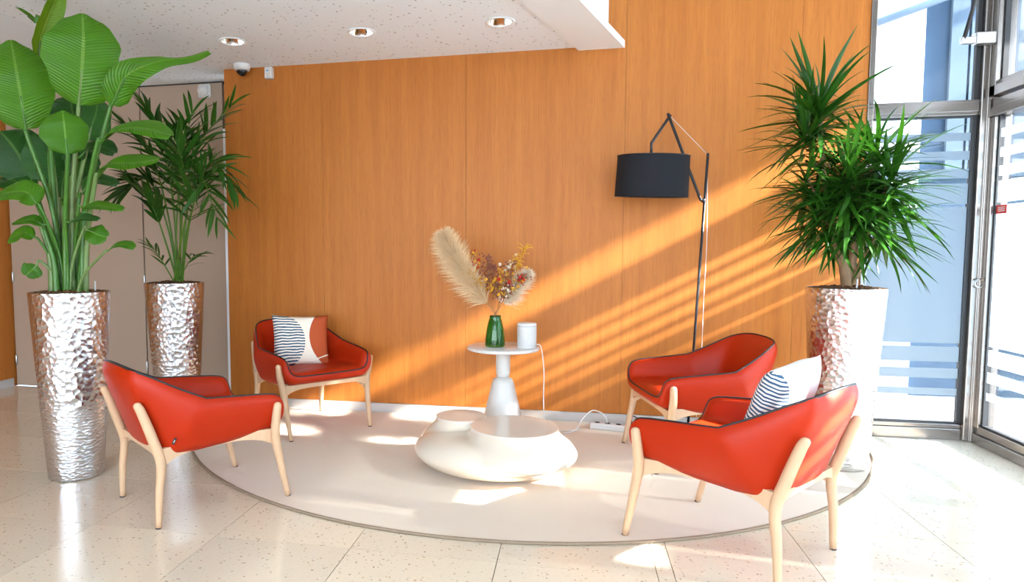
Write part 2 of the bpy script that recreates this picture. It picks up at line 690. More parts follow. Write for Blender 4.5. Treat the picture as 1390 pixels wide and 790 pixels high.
# ---- back wall in wood panels
wb = MB().box(-2.64, 1.80, WALL_Y + 0.018, WALL_Y + 0.16, 0.0, HIGH).build('wall_back', M['gap'])
tag(wb, 'tall oak veneer panelled wall behind the seating group', 'wall', kind='structure')
seams = [-2.64, -1.85, -0.767, 0.324, 1.41, 1.80]
for a, b in zip(seams[:-1], seams[1:]):
    o = MB().box(a + 0.0008, b - 0.0008, WALL_Y, WALL_Y + 0.02, 0.078, HIGH).build('panel', M['wood'], wb)
bb = MB().box(-2.64, 1.80, WALL_Y - 0.006, WALL_Y + 0.018, 0.0, 0.076).build('baseboard_back', M['skirting'])
tag(bb, 'satin silver skirting board along the oak wall', 'baseboard', kind='structure')

# ---- door wall, recessed at the left
wd_ = MB().box(LEFT_X - 0.1, -2.64, DOOR_Y + 0.04, DOOR_Y + 0.16, 0, 2.62).build('wall_door_recess', M['door'])
tag(wd_, 'taupe wall around the service doors behind the plants', 'wall', kind='structure')


def door(name, x0, x1, label, hinges):
    d = MB().box(x0 + 0.004, x1 - 0.004, DOOR_Y, DOOR_Y + 0.035, 0.008, 2.595).build(name, M['door'])
    bevel(d, 0.003)
    tag(d, label, 'door', kind='structure')
    for hx, hz in hinges:
        h = MB().lathe([(0.007, -0.045), (0.009, -0.04), (0.009, 0.04), (0.007, 0.045)], 10, (hx, DOOR_Y - 0.006, hz)).build('hinge', M['steel'], d, True)
    return d


door('door_1', -4.94, -3.602, 'wide taupe door leaf at far left behind the big-leaved plant', [(-4.925, 0.24), (-4.925, 0.99), (-4.925, 2.2)])
door('door_2', -3.598, -2.835, 'narrow taupe door leaf behind the palm', [(-3.60, 0.224), (-3.60, 0.971), (-3.60, 2.2)])
MB().box(-3.605, -3.595, DOOR_Y + 0.02, DOOR_Y + 0.05, 0, 2.6).build('gap_strip', M['gap'], wd_)
j = MB().box(-2.832, -2.80, DOOR_Y - 0.012, DOOR_Y + 0.04, 0, 2.216).build('trim_1', M['white_board'])
tag(j, 'pale vertical door jamb strip beside the oak wall', 'trim', kind='structure')
jj = MB().box(-2.80, -2.64, DOOR_Y + 0.0, DOOR_Y + 0.05, 0, 2.6).build('wall_jamb', M['door'])
tag(jj, 'narrow taupe wall strip beside the oak wall', 'wall', kind='structure')
t2 = MB().box(LEFT_X, -2.64, DOOR_Y - 0.003, DOOR_Y + 0.04, 2.59, 2.6).build('trim_2', M['gap'])
tag(t2, 'thin dark shadow gap above the service doors', 'trim', kind='structure')

# ---- left wall
wl = MB().box(LEFT_X - 0.12, LEFT_X, REAR_Y, DOOR_Y + 0.04, 0, 2.6).build('wall_left', M['wood'])
tag(wl, 'oak veneer side wall at the far left edge', 'wall', kind='structure')
bl = MB().box(LEFT_X, LEFT_X + 0.012, REAR_Y, DOOR_Y - 0.03, 0, 0.076).build('baseboard_left', M['skirting'])
tag(bl, 'satin silver skirting board on the left side wall', 'baseboard', kind='structure')

# ---- low ceiling (perforated field, plain border, edge band with lip and upstand)
SL = 0.3235


def edge_x(x_at_wall, y):
    return x_at_wall - SL * (WALL_Y - y)


CZ = 2.60
poly = [(-3.29, REAR_Y), (edge_x(-0.010, REAR_Y), REAR_Y), (edge_x(-0.010, DOOR_Y), DOOR_Y), (-3.29, DOOR_Y)]
ceil = MB().prism(poly, CZ, CZ + 0.03).build('ceiling', M['perf'])
tag(ceil, 'white perforated plaster ceiling lowered over the seating', 'ceiling', kind='structure')
SPOTS = [(-2.231, 4.18), (-1.341, 4.18), (-0.459, 4.17)]
spot_all = SPOTS + [(-2.231, 2.2), (-1.341, 2.2)]
cut = MB()
for x, y in spot_all:
    cut.lathe([(0.078, -0.05), (0.078, 0.08)], 40, (x, y, CZ))
cuto = cut.build('cutter', M['plaster'])
bmod = ceil.modifiers.new('holes', 'BOOLEAN')
bmod.object = cuto
bmod.operation = 'DIFFERENCE'
bmod.solver = 'EXACT'
dg = bpy.context.evaluated_depsgraph_get()
newme = bpy.data.meshes.new_from_object(ceil.evaluated_get(dg))
ceil.modifiers.clear()
ceil.data = newme
ceil.data.materials.clear()
ceil.data.materials.append(M['perf'])
bpy.data.objects.remove(cuto, do_unlink=True)
MB().box(LEFT_X, -3.293, REAR_Y, DOOR_Y + 0.03, CZ, CZ + 0.03).build('border_panel', M['plaster'], ceil)
band = [(edge_x(-0.010, REAR_Y), REAR_Y), (edge_x(0.312, REAR_Y), REAR_Y), (edge_x(0.312, WALL_Y), WALL_Y - 0.001), (edge_x(0.008, WALL_Y), WALL_Y - 0.001)]
MB().prism(band, CZ - 0.021, CZ + 0.027).build('edge_band', M['white_board'], ceil)
ups = [(edge_x(0.16, REAR_Y), REAR_Y), (edge_x(0.203, REAR_Y), REAR_Y), (edge_x(0.203, WALL_Y), WALL_Y - 0.001), (edge_x(0.16, WALL_Y), WALL_Y - 0.001)]
MB().prism(ups, CZ + 0.032, HIGH).build('upstand', M['white_board'], ceil)
gapp = [(edge_x(0.13, REAR_Y), REAR_Y), (edge_x(0.194, REAR_Y), REAR_Y), (edge_x(0.194, WALL_Y), WALL_Y - 0.002), (edge_x(0.13, WALL_Y), WALL_Y - 0.002)]
MB().prism(gapp, CZ + 0.02, CZ + 0.04).build('shadow_gap', M['wood'], ceil)
hi = MB().box(edge_x(0.1, REAR_Y), WIN_X + 0.1, REAR_Y, WIN_Y + 0.1, HIGH, HIGH + 0.1).build('ceiling_high', M['plaster'])
tag(hi, 'high white ceiling above the window bay', 'ceiling', kind='structure')


# ---- windows
def pane_strips(mk, x0, x1, frosted, parent, axis):
    for z0, z1 in frosted:
        b = MB()
        if axis == 'x':
            b.box(x0, x1, mk - 0.0056, mk - 0.0046, z0, z1)
        else:
            b.box(mk - 0.0056, mk - 0.0046, x0, x1, z0, z1)
        b.build('frosted_strip', M['frost'], parent)


FROST = [(1.901, 1.951), (1.782, 1.837), (1.668, 1.728), (1.507, 1.636), (0.622, 1.489), (0.502, 0.600), (0.395, 0.460), (0.285, 0.330)]


def rail_x(name, x0, x1, y0, y1, z0, z1, mat, parent, bv=0.004):
    return bevel(MB().box(x0, x1, y0, y1, z0, z1).build(name, mat, parent), bv)


# window_1: fixed glazing beside the oak wall, facing the camera
w1 = empty('window_1', (0, 0, 0))
tag(w1, 'fixed window with frosted bands between oak wall and corner post', 'window', kind='structure')
rail_x('jamb', 1.80, 1.835, WALL_Y - 0.01, WIN_Y + 0.05, 0, HIGH, M['alu'], w1)
rail_x('bottom_rail', 1.835, 2.44, WIN_Y - 0.015, WIN_Y + 0.05, 0, 0.072, M['alu'], w1)
rail_x('bottom_bead', 1.835, 2.44, WIN_Y - 0.005, WIN_Y + 0.04, 0.072, 0.100, M['alu'], w1)
rail_x('transom', 1.835, 2.44, WIN_Y - 0.02, WIN_Y + 0.05, 2.075, 2.135, M['alu'], w1)
rail_x('transom_bead', 1.835, 2.44, WIN_Y - 0.008, WIN_Y + 0.04, 2.055, 2.15, M['alu'], w1)
rail_x('top_rail', 1.835, 2.44, WIN_Y - 0.015, WIN_Y + 0.05, HIGH - 0.08, HIGH, M['alu'], w1)
rail_x('gasket', 1.835, 2.435, WIN_Y + 0.0, WIN_Y + 0.03, 0.100, 0.112, M['gasket'], w1, 0.001)
rail_x('gasket', 2.415, 2.44, WIN_Y + 0.0, WIN_Y + 0.03, 0.10, 2.055, M['gasket'], w1, 0.001)
rail_x('gasket', 2.415, 2.44, WIN_Y + 0.0, WIN_Y + 0.03, 2.15, HIGH - 0.08, M['gasket'], w1, 0.001)
rail_x('gasket', 1.835, 2.415, WIN_Y + 0.0, WIN_Y + 0.03, 2.043, 2.055, M['gasket'], w1, 0.001)
MB().box(1.835, 2.43, WIN_Y + 0.012, WIN_Y + 0.018, 0.1, 2.06).build('lower_pane', M['glass'], w1)
MB().box(1.835, 2.43, WIN_Y + 0.012, WIN_Y + 0.018, 2.14, HIGH - 0.07).build('upper_pane', M['glass'], w1)
pane_strips(WIN_Y + 0.015, 1.835, 2.415, FROST, w1, 'x')

# corner post
cp = empty('trim_3', (0, 0, 0))
tag(cp, 'slender metal corner post where the two glazed walls meet', 'window post', kind='structure')
rail_x('post', 2.44, 2.505, WIN_Y - 0.035, WIN_Y + 0.06, 0, HIGH, M['alu'], cp, 0.006)
rail_x('cover_strip', 2.468, 2.488, WIN_Y - 0.045, WIN_Y - 0.03, 0, HIGH, M['alu'], cp, 0.003)
MB().tube([(2.500, WIN_Y - 0.06, 0.0), (2.500, WIN_Y - 0.06, 1.06)], 0.006, 8).build('bolt_rod', M['steel'], cp, True)


# window_2...: glazed wall at the right, bays running towards the camera
def side_bay(idx, y1, y0, label, detail=False):
    w = empty('window_%d' % idx, (0, 0, 0))
    tag(w, label, 'window', kind='structure')
    X0, X1 = WIN_X, WIN_X + 0.07
    rail_x('bottom_rail', X0 - 0.03, X1, y0, y1, 0, 0.060, M['alu'], w)
    rail_x('bottom_bead', X0 - 0.012, X1 - 0.01, y0, y1, 0.060, 0.110, M['alu'], w)
    rail_x('gasket', X0 + 0.0, X0 + 0.03, y0, y1, 0.110, 0.122, M['gasket'], w, 0.001)
    rail_x('transom', X0 - 0.03, X1, y0, y1, 2.03, 2.085, M['alu'], w)
    rail_x('transom', X0 - 0.018, X1, y0, y1, 2.085, 2.14, M['alu'], w)
    rail_x('sash_rail', X0 - 0.04, X1 - 0.01, y0 + 0.03, y1 - 0.02, 2.15, 2.215, M['alu'], w)
    rail_x('sash_bead', X0 - 0.02, X1 - 0.01, y0 + 0.03, y1 - 0.02, 2.215, 2.245, M['alu'], w)
    rail_x('top_rail', X0 - 0.03, X1, y0, y1, HIGH - 0.07, HIGH, M['alu'], w)
    rail_x('stile', X0 - 0.035, X1, y1 - 0.045, y1, 0.0, 2.03, M['alu'], w)
    rail_x('stile', X0 - 0.020, X1, y1 - 0.085, y1 - 0.045, 0.1, 2.03, M['alu'], w)
    rail_x('stile', X0 - 0.035, X1, y1 - 0.035, y1, 2.14, HIGH, M['alu'], w)
    rail_x('sash_stile', X0 - 0.04, X1 - 0.01, y1 - 0.10, y1 - 0.045, 2.15, HIGH - 0.07, M['alu'], w)
    rail_x('mullion', X0 - 0.035, X1, y0, y0 + 0.05, 0.0, HIGH, M['alu'], w)
    rail_x('gasket', X0 + 0.0, X0 + 0.03, y1 - 0.097, y1 - 0.085, 0.11, 2.03, M['gasket'], w, 0.001)
    rail_x('gasket', X0 - 0.01, X0 + 0.02, y1 - 0.112, y1 - 0.10, 2.245, HIGH - 0.07, M['gasket'], w, 0.001)
    MB().box(X0 + 0.012, X0 + 0.018, y0 + 0.04, y1 - 0.09, 0.11, 2.04).build('lower_pane', M['glass'], w)
    if detail:
        MB().box(X0 + 0.006, X0 + 0.03, y0 + 0.04, y1 - 0.10, 2.24, HIGH - 0.06).build('spandrel_panel', M['white_board'], w)  # unseen opaque panel, added to keep sun off the rug and left chair
    else:
        MB().box(X0 + 0.012, X0 + 0.018, y0 + 0.04, y1 - 0.10, 2.24, HIGH - 0.06).build('upper_pane', M['glass'], w)
    if not detail:
        pane_strips(X0 + 0.015, y0 + 0.05, y1 - 0.10, FROST, w, 'y')
    elif y0 > 2:
        pane_strips(X0 + 0.015, y0 + 0.05, y1 - 0.10, [(0.285, 1.40), (1.60, 2.03)], w, 'y')  # unseen film, its clear gap shaped to drop a sun patch on the rug
    else:
        pane_strips(X0 + 0.015, y0 + 0.05, y1 - 0.28, [(0.285, 2.03)], w, 'y')  # unseen film left whole here so the near floor gets no sun stripes
        pane_strips(X0 + 0.015, y1 - 0.28, y1 - 0.10, [(0.285, 1.16), (1.22, 1.29), (1.35, 1.41), (1.47, 1.53), (1.59, 2.03)], w, 'y')  # unseen gaps shaped to throw sun stripes on the armchair back
    return w


bays = [(4.845, 3.55), (3.55, 2.68), (2.68, 1.0)]
blab = ['glazed bay with red sticker next to the corner post', 'second glazed bay from the corner post', 'third glazed bay from the corner post']
for i, (a, b) in enumerate(bays):
    wv = side_bay(i + 2, a, b, blab[i], i > 0)
    if i == 0:
        w2 = wv
wrt = MB().box(WIN_X, WIN_X + 0.12, REAR_Y, 1.0, 0, HIGH).build('wall_right', M['plaster'])  # unseen solid stretch, added to stop sun from bays nearer the camera
tag(wrt, 'plain white wall beside the viewer', 'wall', kind='structure')
# restrictor arm on the upper sash and lock on the post
rb = empty('window_restrictor', (2.44, WIN_Y - 0.05, 2.50))
tag(rb, 'steel bracket with black stay arm on the upper corner post', 'window stay')
bevel(MB().box(-0.075, 0.055, -0.045, 0.015, -0.035, 0.035).build('bracket', M['steel'], rb), 0.006)
bevel(MB().box(-0.15, -0.07, -0.04, -0.01, -0.03, 0.012).build('bracket_nose', M['steel'], rb), 0.004)
MB().tube([(-0.135, -0.03, 0.0), (-0.055, -0.015, 0.33), (-0.02, -0.01, 0.5)], 0.012, 8).build('stay_arm', M['black_metal'], rb, True)
lk = empty('window_lock', (2.475, WIN_Y - 0.045, 1.03))
tag(lk, 'small round steel lock on the corner post', 'lock')
ringpts = [(0.026 * math.cos(a), -0.012, 0.026 * math.sin(a) - 0.02) for a in [2 * math.pi * i / 16 for i in range(16)]]
MB().tube(ringpts, 0.005, 6, True).build('pull_ring', M['steel'], lk, True)
MB().tube([(0.0, -0.015, 0.005), (0.06, -0.03, 0.012)], 0.009, 8).build('bolt', M['steel'], lk, True)
# red sticker
st = empty('safety_sticker', (WIN_X + 0.008, 4.70, 1.463))
tag(st, 'small red safety sticker on the right glass pane', 'sticker')
MB().box(-0.001, 0.0, -0.055, 0.055, -0.026, 0.026).build('sheet', M['red_print'], st)
for k_ in range(3):
    MB().box(-0.0016, -0.001, -0.036, 0.03, 0.010 - 0.011 * k_, 0.015 - 0.011 * k_).build('print_line', M['white_print'], st)

# rear glazed wall behind the camera (daylight side of the lobby)
wr = empty('window_5', (0, 0, 0))
tag(wr, 'glazed lobby front behind the viewer', 'window', kind='structure')
for x in (LEFT_X + 0.03, -3.4, -1.9, -0.4, 1.05, WIN_X):
    rail_x('mullion', x - 0.03, x + 0.03, REAR_Y - 0.06, REAR_Y, 0, HIGH, M['alu'], wr)
for z in (0.04, 2.56):
    rail_x('transom', LEFT_X, WIN_X, REAR_Y - 0.06, REAR_Y, z - 0.04, z + 0.04, M['alu'], wr)
MB().box(LEFT_X, WIN_X, REAR_Y - 0.033, REAR_Y - 0.027, 0.05, HIGH).build('pane', M['glass'], wr)

# ---- outside
pv = MB().box(-14, 22, -16, 26, -0.2, -0.08).build('pavement', M['pave'])
tag(pv, 'pale paved pavement outside the windows', 'pavement', kind='structure')
nb = empty('neighbour_building', (0, 6.6, 0))
tag(nb, 'white and blue-grey building across the passage', 'building')
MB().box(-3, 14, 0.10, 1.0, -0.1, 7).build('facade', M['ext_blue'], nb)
MB().box(0.5, 2.90, 0.0, 0.10, -0.1, 7).build('render_wall', M['ext_white'], nb)
for x0, x1 in ((3.13, 3.26), (3.28, 3.48), (3.56, 3.9), (4.2, 4.9)):
    MB().box(x0, x1, 0.07, 0.10, 1.85, 7).build('light_patch', M['ext_lit'], nb)  # thin panels standing in for patches of light on the facade
MB().tube([(1.6, -0.04, 2.86), (5.0, -0.04, 4.0)], 0.03, 8).build('sloping_rail', M['ext_dark'], nb, True)
up = MB().box(LEFT_X - 1, WIN_X + 0.1, REAR_Y, WIN_Y + 0.1, HIGH + 0.12, 12).build('upper_storeys', M['ext_white'])  # unseen mass added to cut the sky light on the facade opposite
tag(up, 'white upper storeys of the building above the lobby', 'building', kind='structure')
cn = MB().box(WIN_X + 0.10, WIN_X + 1.62, -6, 5.2, HIGH, HIGH + 0.2).build('canopy', M['ext_white'])
tag(cn, 'white canopy slab above the pavement side windows', 'canopy', kind='structure')

# ================================================================== RUG
RC, RR = (-0.443, 4.971), 2.262
n = 128
lim = WALL_Y - 0.012
a0 = math.asin((lim - RC[1]) / RR)
angs = [math.pi - a0 + (math.pi + 2 * a0) * i / n for i in range(n + 1)]
rp = [(RC[0] + RR * math.cos(a), RC[1] + RR * math.sin(a)) for a in angs]
rug = empty('rug', (0, 0, 0))
tag(rug, 'large half-round beige pile rug laid against the oak wall', 'rug')
MB().prism(rp, 0.0005, 0.011).build('pile', M['rug'], rug)
MB().tube([(x, y, 0.007) for x, y in rp], 0.0085, 8, flat=0.8).build('bound_edge', M['rug_edge'], rug, True)


# ================================================================== ARMCHAIRS
def make_chair():
    root = empty('armchair')
    # half stations: (rim, outer row 1, outer row 2, bottom, inner 1, inner 2 (wall foot), seat ring)
    st_ = [
        # rim                 outer1                 outer2                bottom               inner1               inner2               seat
        ((0.00, .300, .405), (0.00, .308, .378), (0.00, .290, .352), (0.00, .22, .338), (0.00, .286, .420), (0.00, .25, .428), (0.00, .12, .425)),
        ((.150, .298, .404), (.150, .306, .377), (.150, .288, .352), (.150, .22, .338), (.148, .284, .419), (.145, .25, .427), (.130, .12, .424)),
        ((.240, .292, .405), (.245, .300, .378), (.240, .282, .352), (.225, .22, .338), (.228, .276, .420), (.218, .25, .426), (.185, .12, .423)),
        ((.283, .288, .425), (.303, .296, .405), (.290, .280, .362), (.262, .22, .338), (.262, .272, .436), (.245, .24, .428), (.200, .10, .423)),
        ((.297, .284, .470), (.328, .292, .455), (.316, .282, .390), (.272, .20, .338), (.268, .264, .470), (.250, .215, .430), (.205, .08, .423)),
        ((.305, .272, .508), (.337, .282, .500), (.328, .270, .420), (.276, .17, .338), (.272, .246, .500), (.252, .19, .432), (.205, .06, .422)),
        ((.311, .235, .524), (.341, .238, .512), (.332, .225, .430), (.277, .13, .330), (.276, .215, .512), (.254, .15, .432), (.205, .04, .422)),
        ((.318, .110, .537), (.345, .100, .520), (.334, .075, .435), (.274, .02, .318), (.278, .095, .520), (.254, .05, .430), (.200, .00, .420)),
        ((.324, -.040, .551), (.350, -.050, .534), (.338, -.090, .441), (.264, -.150, .308), (.278, -.055, .530), (.252, -.06, .424), (.195, -.05, .417)),
        ((.325, -.094, .557), (.352, -.112, .540), (.338, -.172, .443), (.254, -.228, .305), (.276, -.098, .535), (.249, -.11, .421), (.190, -.08, .416)),
        ((.290, -.215, .616), (.312, -.232, .587), (.302, -.235, .461), (.240, -.247, .305), (.252, -.185, .578), (.228, -.172, .416), (.172, -.11, .414)),
        ((.250, -0.314, .678), (.268, -0.329, .635), (.262, -0.286, .480), (.220, -0.265, .306), (.222, -0.285, .625), (.205, -0.225, .410), (.150, -0.140, .412)),
        ((.205, -0.369, .700), (.218, -0.386, .655), (.216, -0.326, .490), (.185, -0.275, .308), (.185, -0.319, .650), (.170, -0.242, .408), (.115, -0.150, .411)),
        ((.120, -0.386, .713), (.125, -0.412, .665), (.130, -0.352, .495), (.110, -0.283, .310), (.100, -0.336, .658), (.095, -0.250, .407), (.060, -0.155, .411)),
        ((0.00, -0.389, .715), (0.00, -0.416, .667), (0.00, -0.356, .496), (0.00, -0.285, .310), (0.00, -0.339, .660), (0.00, -0.252, .407), (0.00, -0.155, .411)),
    ]
    nS = len(st_)
    ring = st_ + [tuple((-p[0], p[1], p[2]) for p in st_[k]) for k in range(nS - 2, 0, -1)]
    N = len(ring)

    def ringsurf(rows, name, mat, creases, center):
        vs = [tuple(ring[i][r]) for r in rows for i in range(N)]
        fs = []
        for r in range(len(rows) - 1):
            for i in range(N):
                a, b = r * N + i, r * N + (i + 1) % N
                fs.append((a, b, b + N, a + N))
        last = (len(rows) - 1) * N
        # close the last ring symmetric: bridge station k with mirrored station
        for i in range(nS - 1):
            a, b = i, i + 1
            c, d = (N - b) % N, (N - a) % N
            f = [last + a, last + b, last + c, last + d]
            f2 = []
            for q in f:
                if q not in f2:
                    f2.append(q)
            if len(f2) >= 3:
                fs.append(tuple(f2))
        me = bpy.data.meshes.new(name)
        me.from_pydata(vs, [], fs)
        me.update()
        at = me.attributes.new('crease_edge', 'FLOAT', 'EDGE')
        for e in me.edges:
            a, b = sorted(e.vertices)
            ra, ia, rb_, ib = a // N, a % N, b // N, b % N
            v = 0.0
            if ra == rb_ == 0:
                v = 1.0
            elif (ra, rb_) in creases.get('rows', {}) and ra == rb_:
                v = creases['rows'][(ra, rb_)]
            elif ia == ib and ra != rb_:
                kk = ia if ia < nS else N - ia
                if min(ra, rb_) < 2 and kk in creases.get('cols', {}):
                    v = creases['cols'][kk]
            at.data[e.index].value = v
        bm = bmesh.new()
        bm.from_mesh(me)
        bmesh.ops.recalc_face_normals(bm, faces=bm.faces)
        bm.to_mesh(me)
        bm.free()
        o = link(name, me, mat, root, True)
        sd = o.modifiers.new('smooth', 'SUBSURF')
        sd.levels = 2
        sd.render_levels = 2
        return o
    outer = ringsurf([0, 1, 2, 3], 'outer_shell', M['leather'], {'rows': {(3, 3): 0.6}, 'cols': {9: 1.0, 12: 0.45}}, None)
    inner = ringsurf([0, 4, 5, 6], 'seat_lining', M['leather'], {'rows': {(2, 2): 0.55}, 'cols': {9: 0.9}}, None)
    # piping along the rim (same curve the surface limit follows)
    loop = [(Vector(s_[0]), i in (9, N - 9)) for i, s_ in enumerate(ring)]
    for _ in range(3):
        nl = []
        for i in range(len(loop)):
            p0, (p1, corner), p2 = loop[i - 1][0], loop[i], loop[(i + 1) % len(loop)][0]
            nl.append((p1 if corner else p0 * 0.125 + p1 * 0.75 + p2 * 0.125, corner))
            nl.append(((p1 + p2) * 0.5, False))
        loop = nl
    loop = [p for p, c_ in loop]
    MB().tube(loop, 0.0048, 6, True).build('piping', M['piping'], root, True)
    # wooden frame
    for s in (1, -1):
        fl_ = cat_rom([(s * .297, .305, .004), (s * .306, .268, .17), (s * .316, .240, .31), (s * .334, .236, .40), (s * .345, .240, .47)], 22)
        rad = [0.0135 + 0.0085 * min(1, t / 10) if t < 14 else 0.022 - 0.0035 * (t - 14) / 7 for t in range(22)]
        fl_ += [fl_[-1] + Vector((s * .001, 0, .009)), fl_[-1] + Vector((s * .001, 0, .015)), fl_[-1] + Vector((s * .001, 0, .018))]
        rad += [0.0165, 0.011, 0.002]
        lg = MB().tube(fl_, rad, 12).build('leg', M['ash'], root, True)
        MB().lathe([(0.012, 0.0), (0.0135, 0.001), (0.0135, 0.006)], 12, (s * .297, .3055, 0)).build('foot_glide', M['rubber'], lg, True)
        rl = cat_rom([(s * .255, -.305, .004), (s * .258, -.296, .16), (s * .256, -.283, .29), (s * .252, -.312, .40), (s * .246, -.350, .52), (s * .244, -.363, .550)], 22)
        rad = [0.0135 + 0.009 * min(1, t / 10) if t < 13 else 0.0225 - 0.004 * (t - 13) / 8 for t in range(22)]
        rl += [rl[-1] + Vector((0, -.004, .009)), rl[-1] + Vector((0, -.006, .015)), rl[-1] + Vector((0, -.007, .018))]
        rad += [0.0165, 0.011, 0.002]
        lg = MB().tube(rl, rad, 12).build('leg', M['ash'], root, True)
        MB().lathe([(0.012, 0.0), (0.0135, 0.001), (0.0135, 0.006)], 12, (s * .255, -.3055, 0)).build('foot_glide', M['rubber'], lg, True)
        # side rail with curved shoulders
        b = MB()
        nn = 20
        vs = []
        for i in range(nn + 1):
            t = i / nn
            y = .245 - t * .525
            x = s * (.296 - .045 * min(1, t / .35) ** .8 - .012 * max(0, t - .35) + .012 * max(0, t - .85) / .15)
            zl = .316 - 0.050 * (abs(2 * t - 1) ** 4)
            for (dx, zz) in ((-.011, zl), (.011, zl), (.011, .352), (-.011, .352)):
                vs.append((x + dx, y, zz))
        fs = [(0, 1, 2, 3), (nn * 4 + 3, nn * 4 + 2, nn * 4 + 1, nn * 4)]
        for i in range(nn):
            for q in range(4):
                fs.append((i * 4 + q, i * 4 + (q + 1) % 4, i * 4 + 4 + (q + 1) % 4, i * 4 + 4 + q))
        b.add(vs, fs).build('side_rail', M['ash'], root)
    for yy, xx in ((.245, .305), (-.283, .262)):
        nn = 20
        vs, fs = [], [(0, 1, 2, 3), (nn * 4 + 3, nn * 4 + 2, nn * 4 + 1, nn * 4)]
        for i in range(nn + 1):
            t = i / nn
            x = xx - t * 2 * xx
            zl = .318 - 0.04 * (abs(2 * t - 1) ** 6)
            for (dy, zz) in ((-.010, zl), (.010, zl), (.010, .345), (-.010, .345)):
                vs.append((x, yy + dy, zz))
        for i in range(nn):
            for q in range(4):
                fs.append((i * 4 + q, i * 4 + (q + 1) % 4, i * 4 + 4 + (q + 1) % 4, i * 4 + 4 + q))
        MB().add(vs, fs).build('cross_rail', M['ash'], root)
    # sewn-in fabric tag near the rear corner
    tg = empty('fabric_tag')
    tg.parent = root
    return root


def finish_tag(root):
    tg = [c for c in root.children if c.name.startswith('fabric_tag')][0]
    bpy.data.objects.remove(tg, do_unlink=True)
    t = MB().box(-.0015, .0015, -.006, .006, -.016, .016).build('fabric_tag', M['black_metal'], root)
    t.location = (.297, -.235, .385)
    t.rotation_euler = (R(-25), R(16), R(-25))
    w = MB().box(.0015, .002, -.0012, .0012, -.007, .007).build('woven_mark', M['white_print'], t)


chair = make_chair()
finish_tag(chair)
CH = [((-1.788, 2.954), -37.0, 'orange-red leather armchair in front of the big-leaved plant, its back to us'),
      ((-1.786, 4.328), -129.6, 'orange-red leather armchair by the oak wall holding a printed cushion'),
      ((0.683, 4.082), 102.5, 'orange-red leather armchair by the floor lamp, empty seat turned to the coffee table'),
      ((0.649, 2.922), 51.5, 'orange-red leather armchair nearest the hammered planter, sunlit back and white cushion')]
chairs = []
for i, ((x, y), a, lab) in enumerate(CH):
    o = chair if i == 0 else copy_tree(chair)
    on_rug = i in (1, 2)
    o.location = (x, y, 0.0115 if on_rug else 0.0062)      # the other two stand with their front feet on the rug only
    o.rotation_euler = (0 if on_rug else R(1.05), 0, R(a))
    tag(o, lab, 'armchair', 'armchairs around the coffee table')
    chairs.append(o)


# ================================================================== CUSHIONS
def cushion(name, W_, H_, T, loc, normal_az, tilt, roll, label, mat='cushion'):
    n_ = 20
    vs, fs, uvs = [], [], []
    for side in (1, -1):
        for j_ in range(n_ + 1):
            for i_ in range(n_ + 1):
                u, v = i_ / n_ * 2 - 1, j_ / n_ * 2 - 1
                pin = 1 - 0.07 * (1 - u * u) * abs(v) ** 4 * 1 - 0.0
                pu = u * (1 - 0.07 * (1 - v * v))
                pv_ = v * (1 - 0.07 * (1 - u * u))
                th = T * (max(0, (1 - u ** 4) * (1 - v ** 4))) ** 0.55
                vs.append((pu * W_ / 2, side * th / 2 - 0, pv_ * H_ / 2))
    K = (n_ + 1) ** 2
    for side in (0, 1):
        for j_ in range(n_):
            for i_ in range(n_):
                a = side * K + j_ * (n_ + 1) + i_
                q = (a, a + 1, a + n_ + 2, a + n_ + 1)
                fs.append(q if side else q[::-1])
    me = bpy.data.meshes.new(name)
    me.from_pydata(vs, [], fs)
    uvl = me.uv_layers.new(name='UVMap')
    for lp in me.loops:
        k_ = lp.vertex_index % K
        i_, j_ = k_ % (n_ + 1), k_ // (n_ + 1)
        uvl.data[lp.index].uv = (i_ / n_ if lp.vertex_index >= K or mat != 'cushion' else 1 - i_ / n_, j_ / n_)
    bm = bmesh.new()
    bm.from_mesh(me)
    bmesh.ops.remove_doubles(bm, verts=bm.verts, dist=1e-5)
    bm.to_mesh(me)
    bm.free()
    o = link(name, me, M[mat], None, True)
    # local -Y is the printed front
    o.location = loc
    o.rotation_euler = (Matrix.Rotation(normal_az, 3, 'Z') @ Matrix.Rotation(tilt, 3, 'X') @ Matrix.Rotation(roll, 3, 'Y')).to_euler()
    tag(o, label, 'cushion', 'printed cushions on the armchairs')
    return o


# front normal (-Y local) heads towards (sin az, -cos az)
cushion('cushion', 0.40, 0.37, 0.13, (-1.870, 4.390, 0.588), R(36), R(-17), R(3), 'square cushion with blue-striped and rust shapes on the chair by the oak wall')
cushion('cushion', 0.40, 0.38, 0.14, (0.800, 2.830, 0.605), R(51.5 + 180), R(-20), R(4), 'pale cushion with dark stripes on the sunlit armchair', 'cushion_pale')

# ================================================================== COFFEE TABLE
ct = empty('coffee_table', (-0.42, 3.64, 0.0115))
tag(ct, 'low glossy cream pebble-shaped coffee table with two round tops', 'coffee table')


def smooth_prof(pts, n=24):
    return [(max(p.x, 0.001), p.y) for p in cat_rom([(a, b, 0) for a, b in pts], n)]


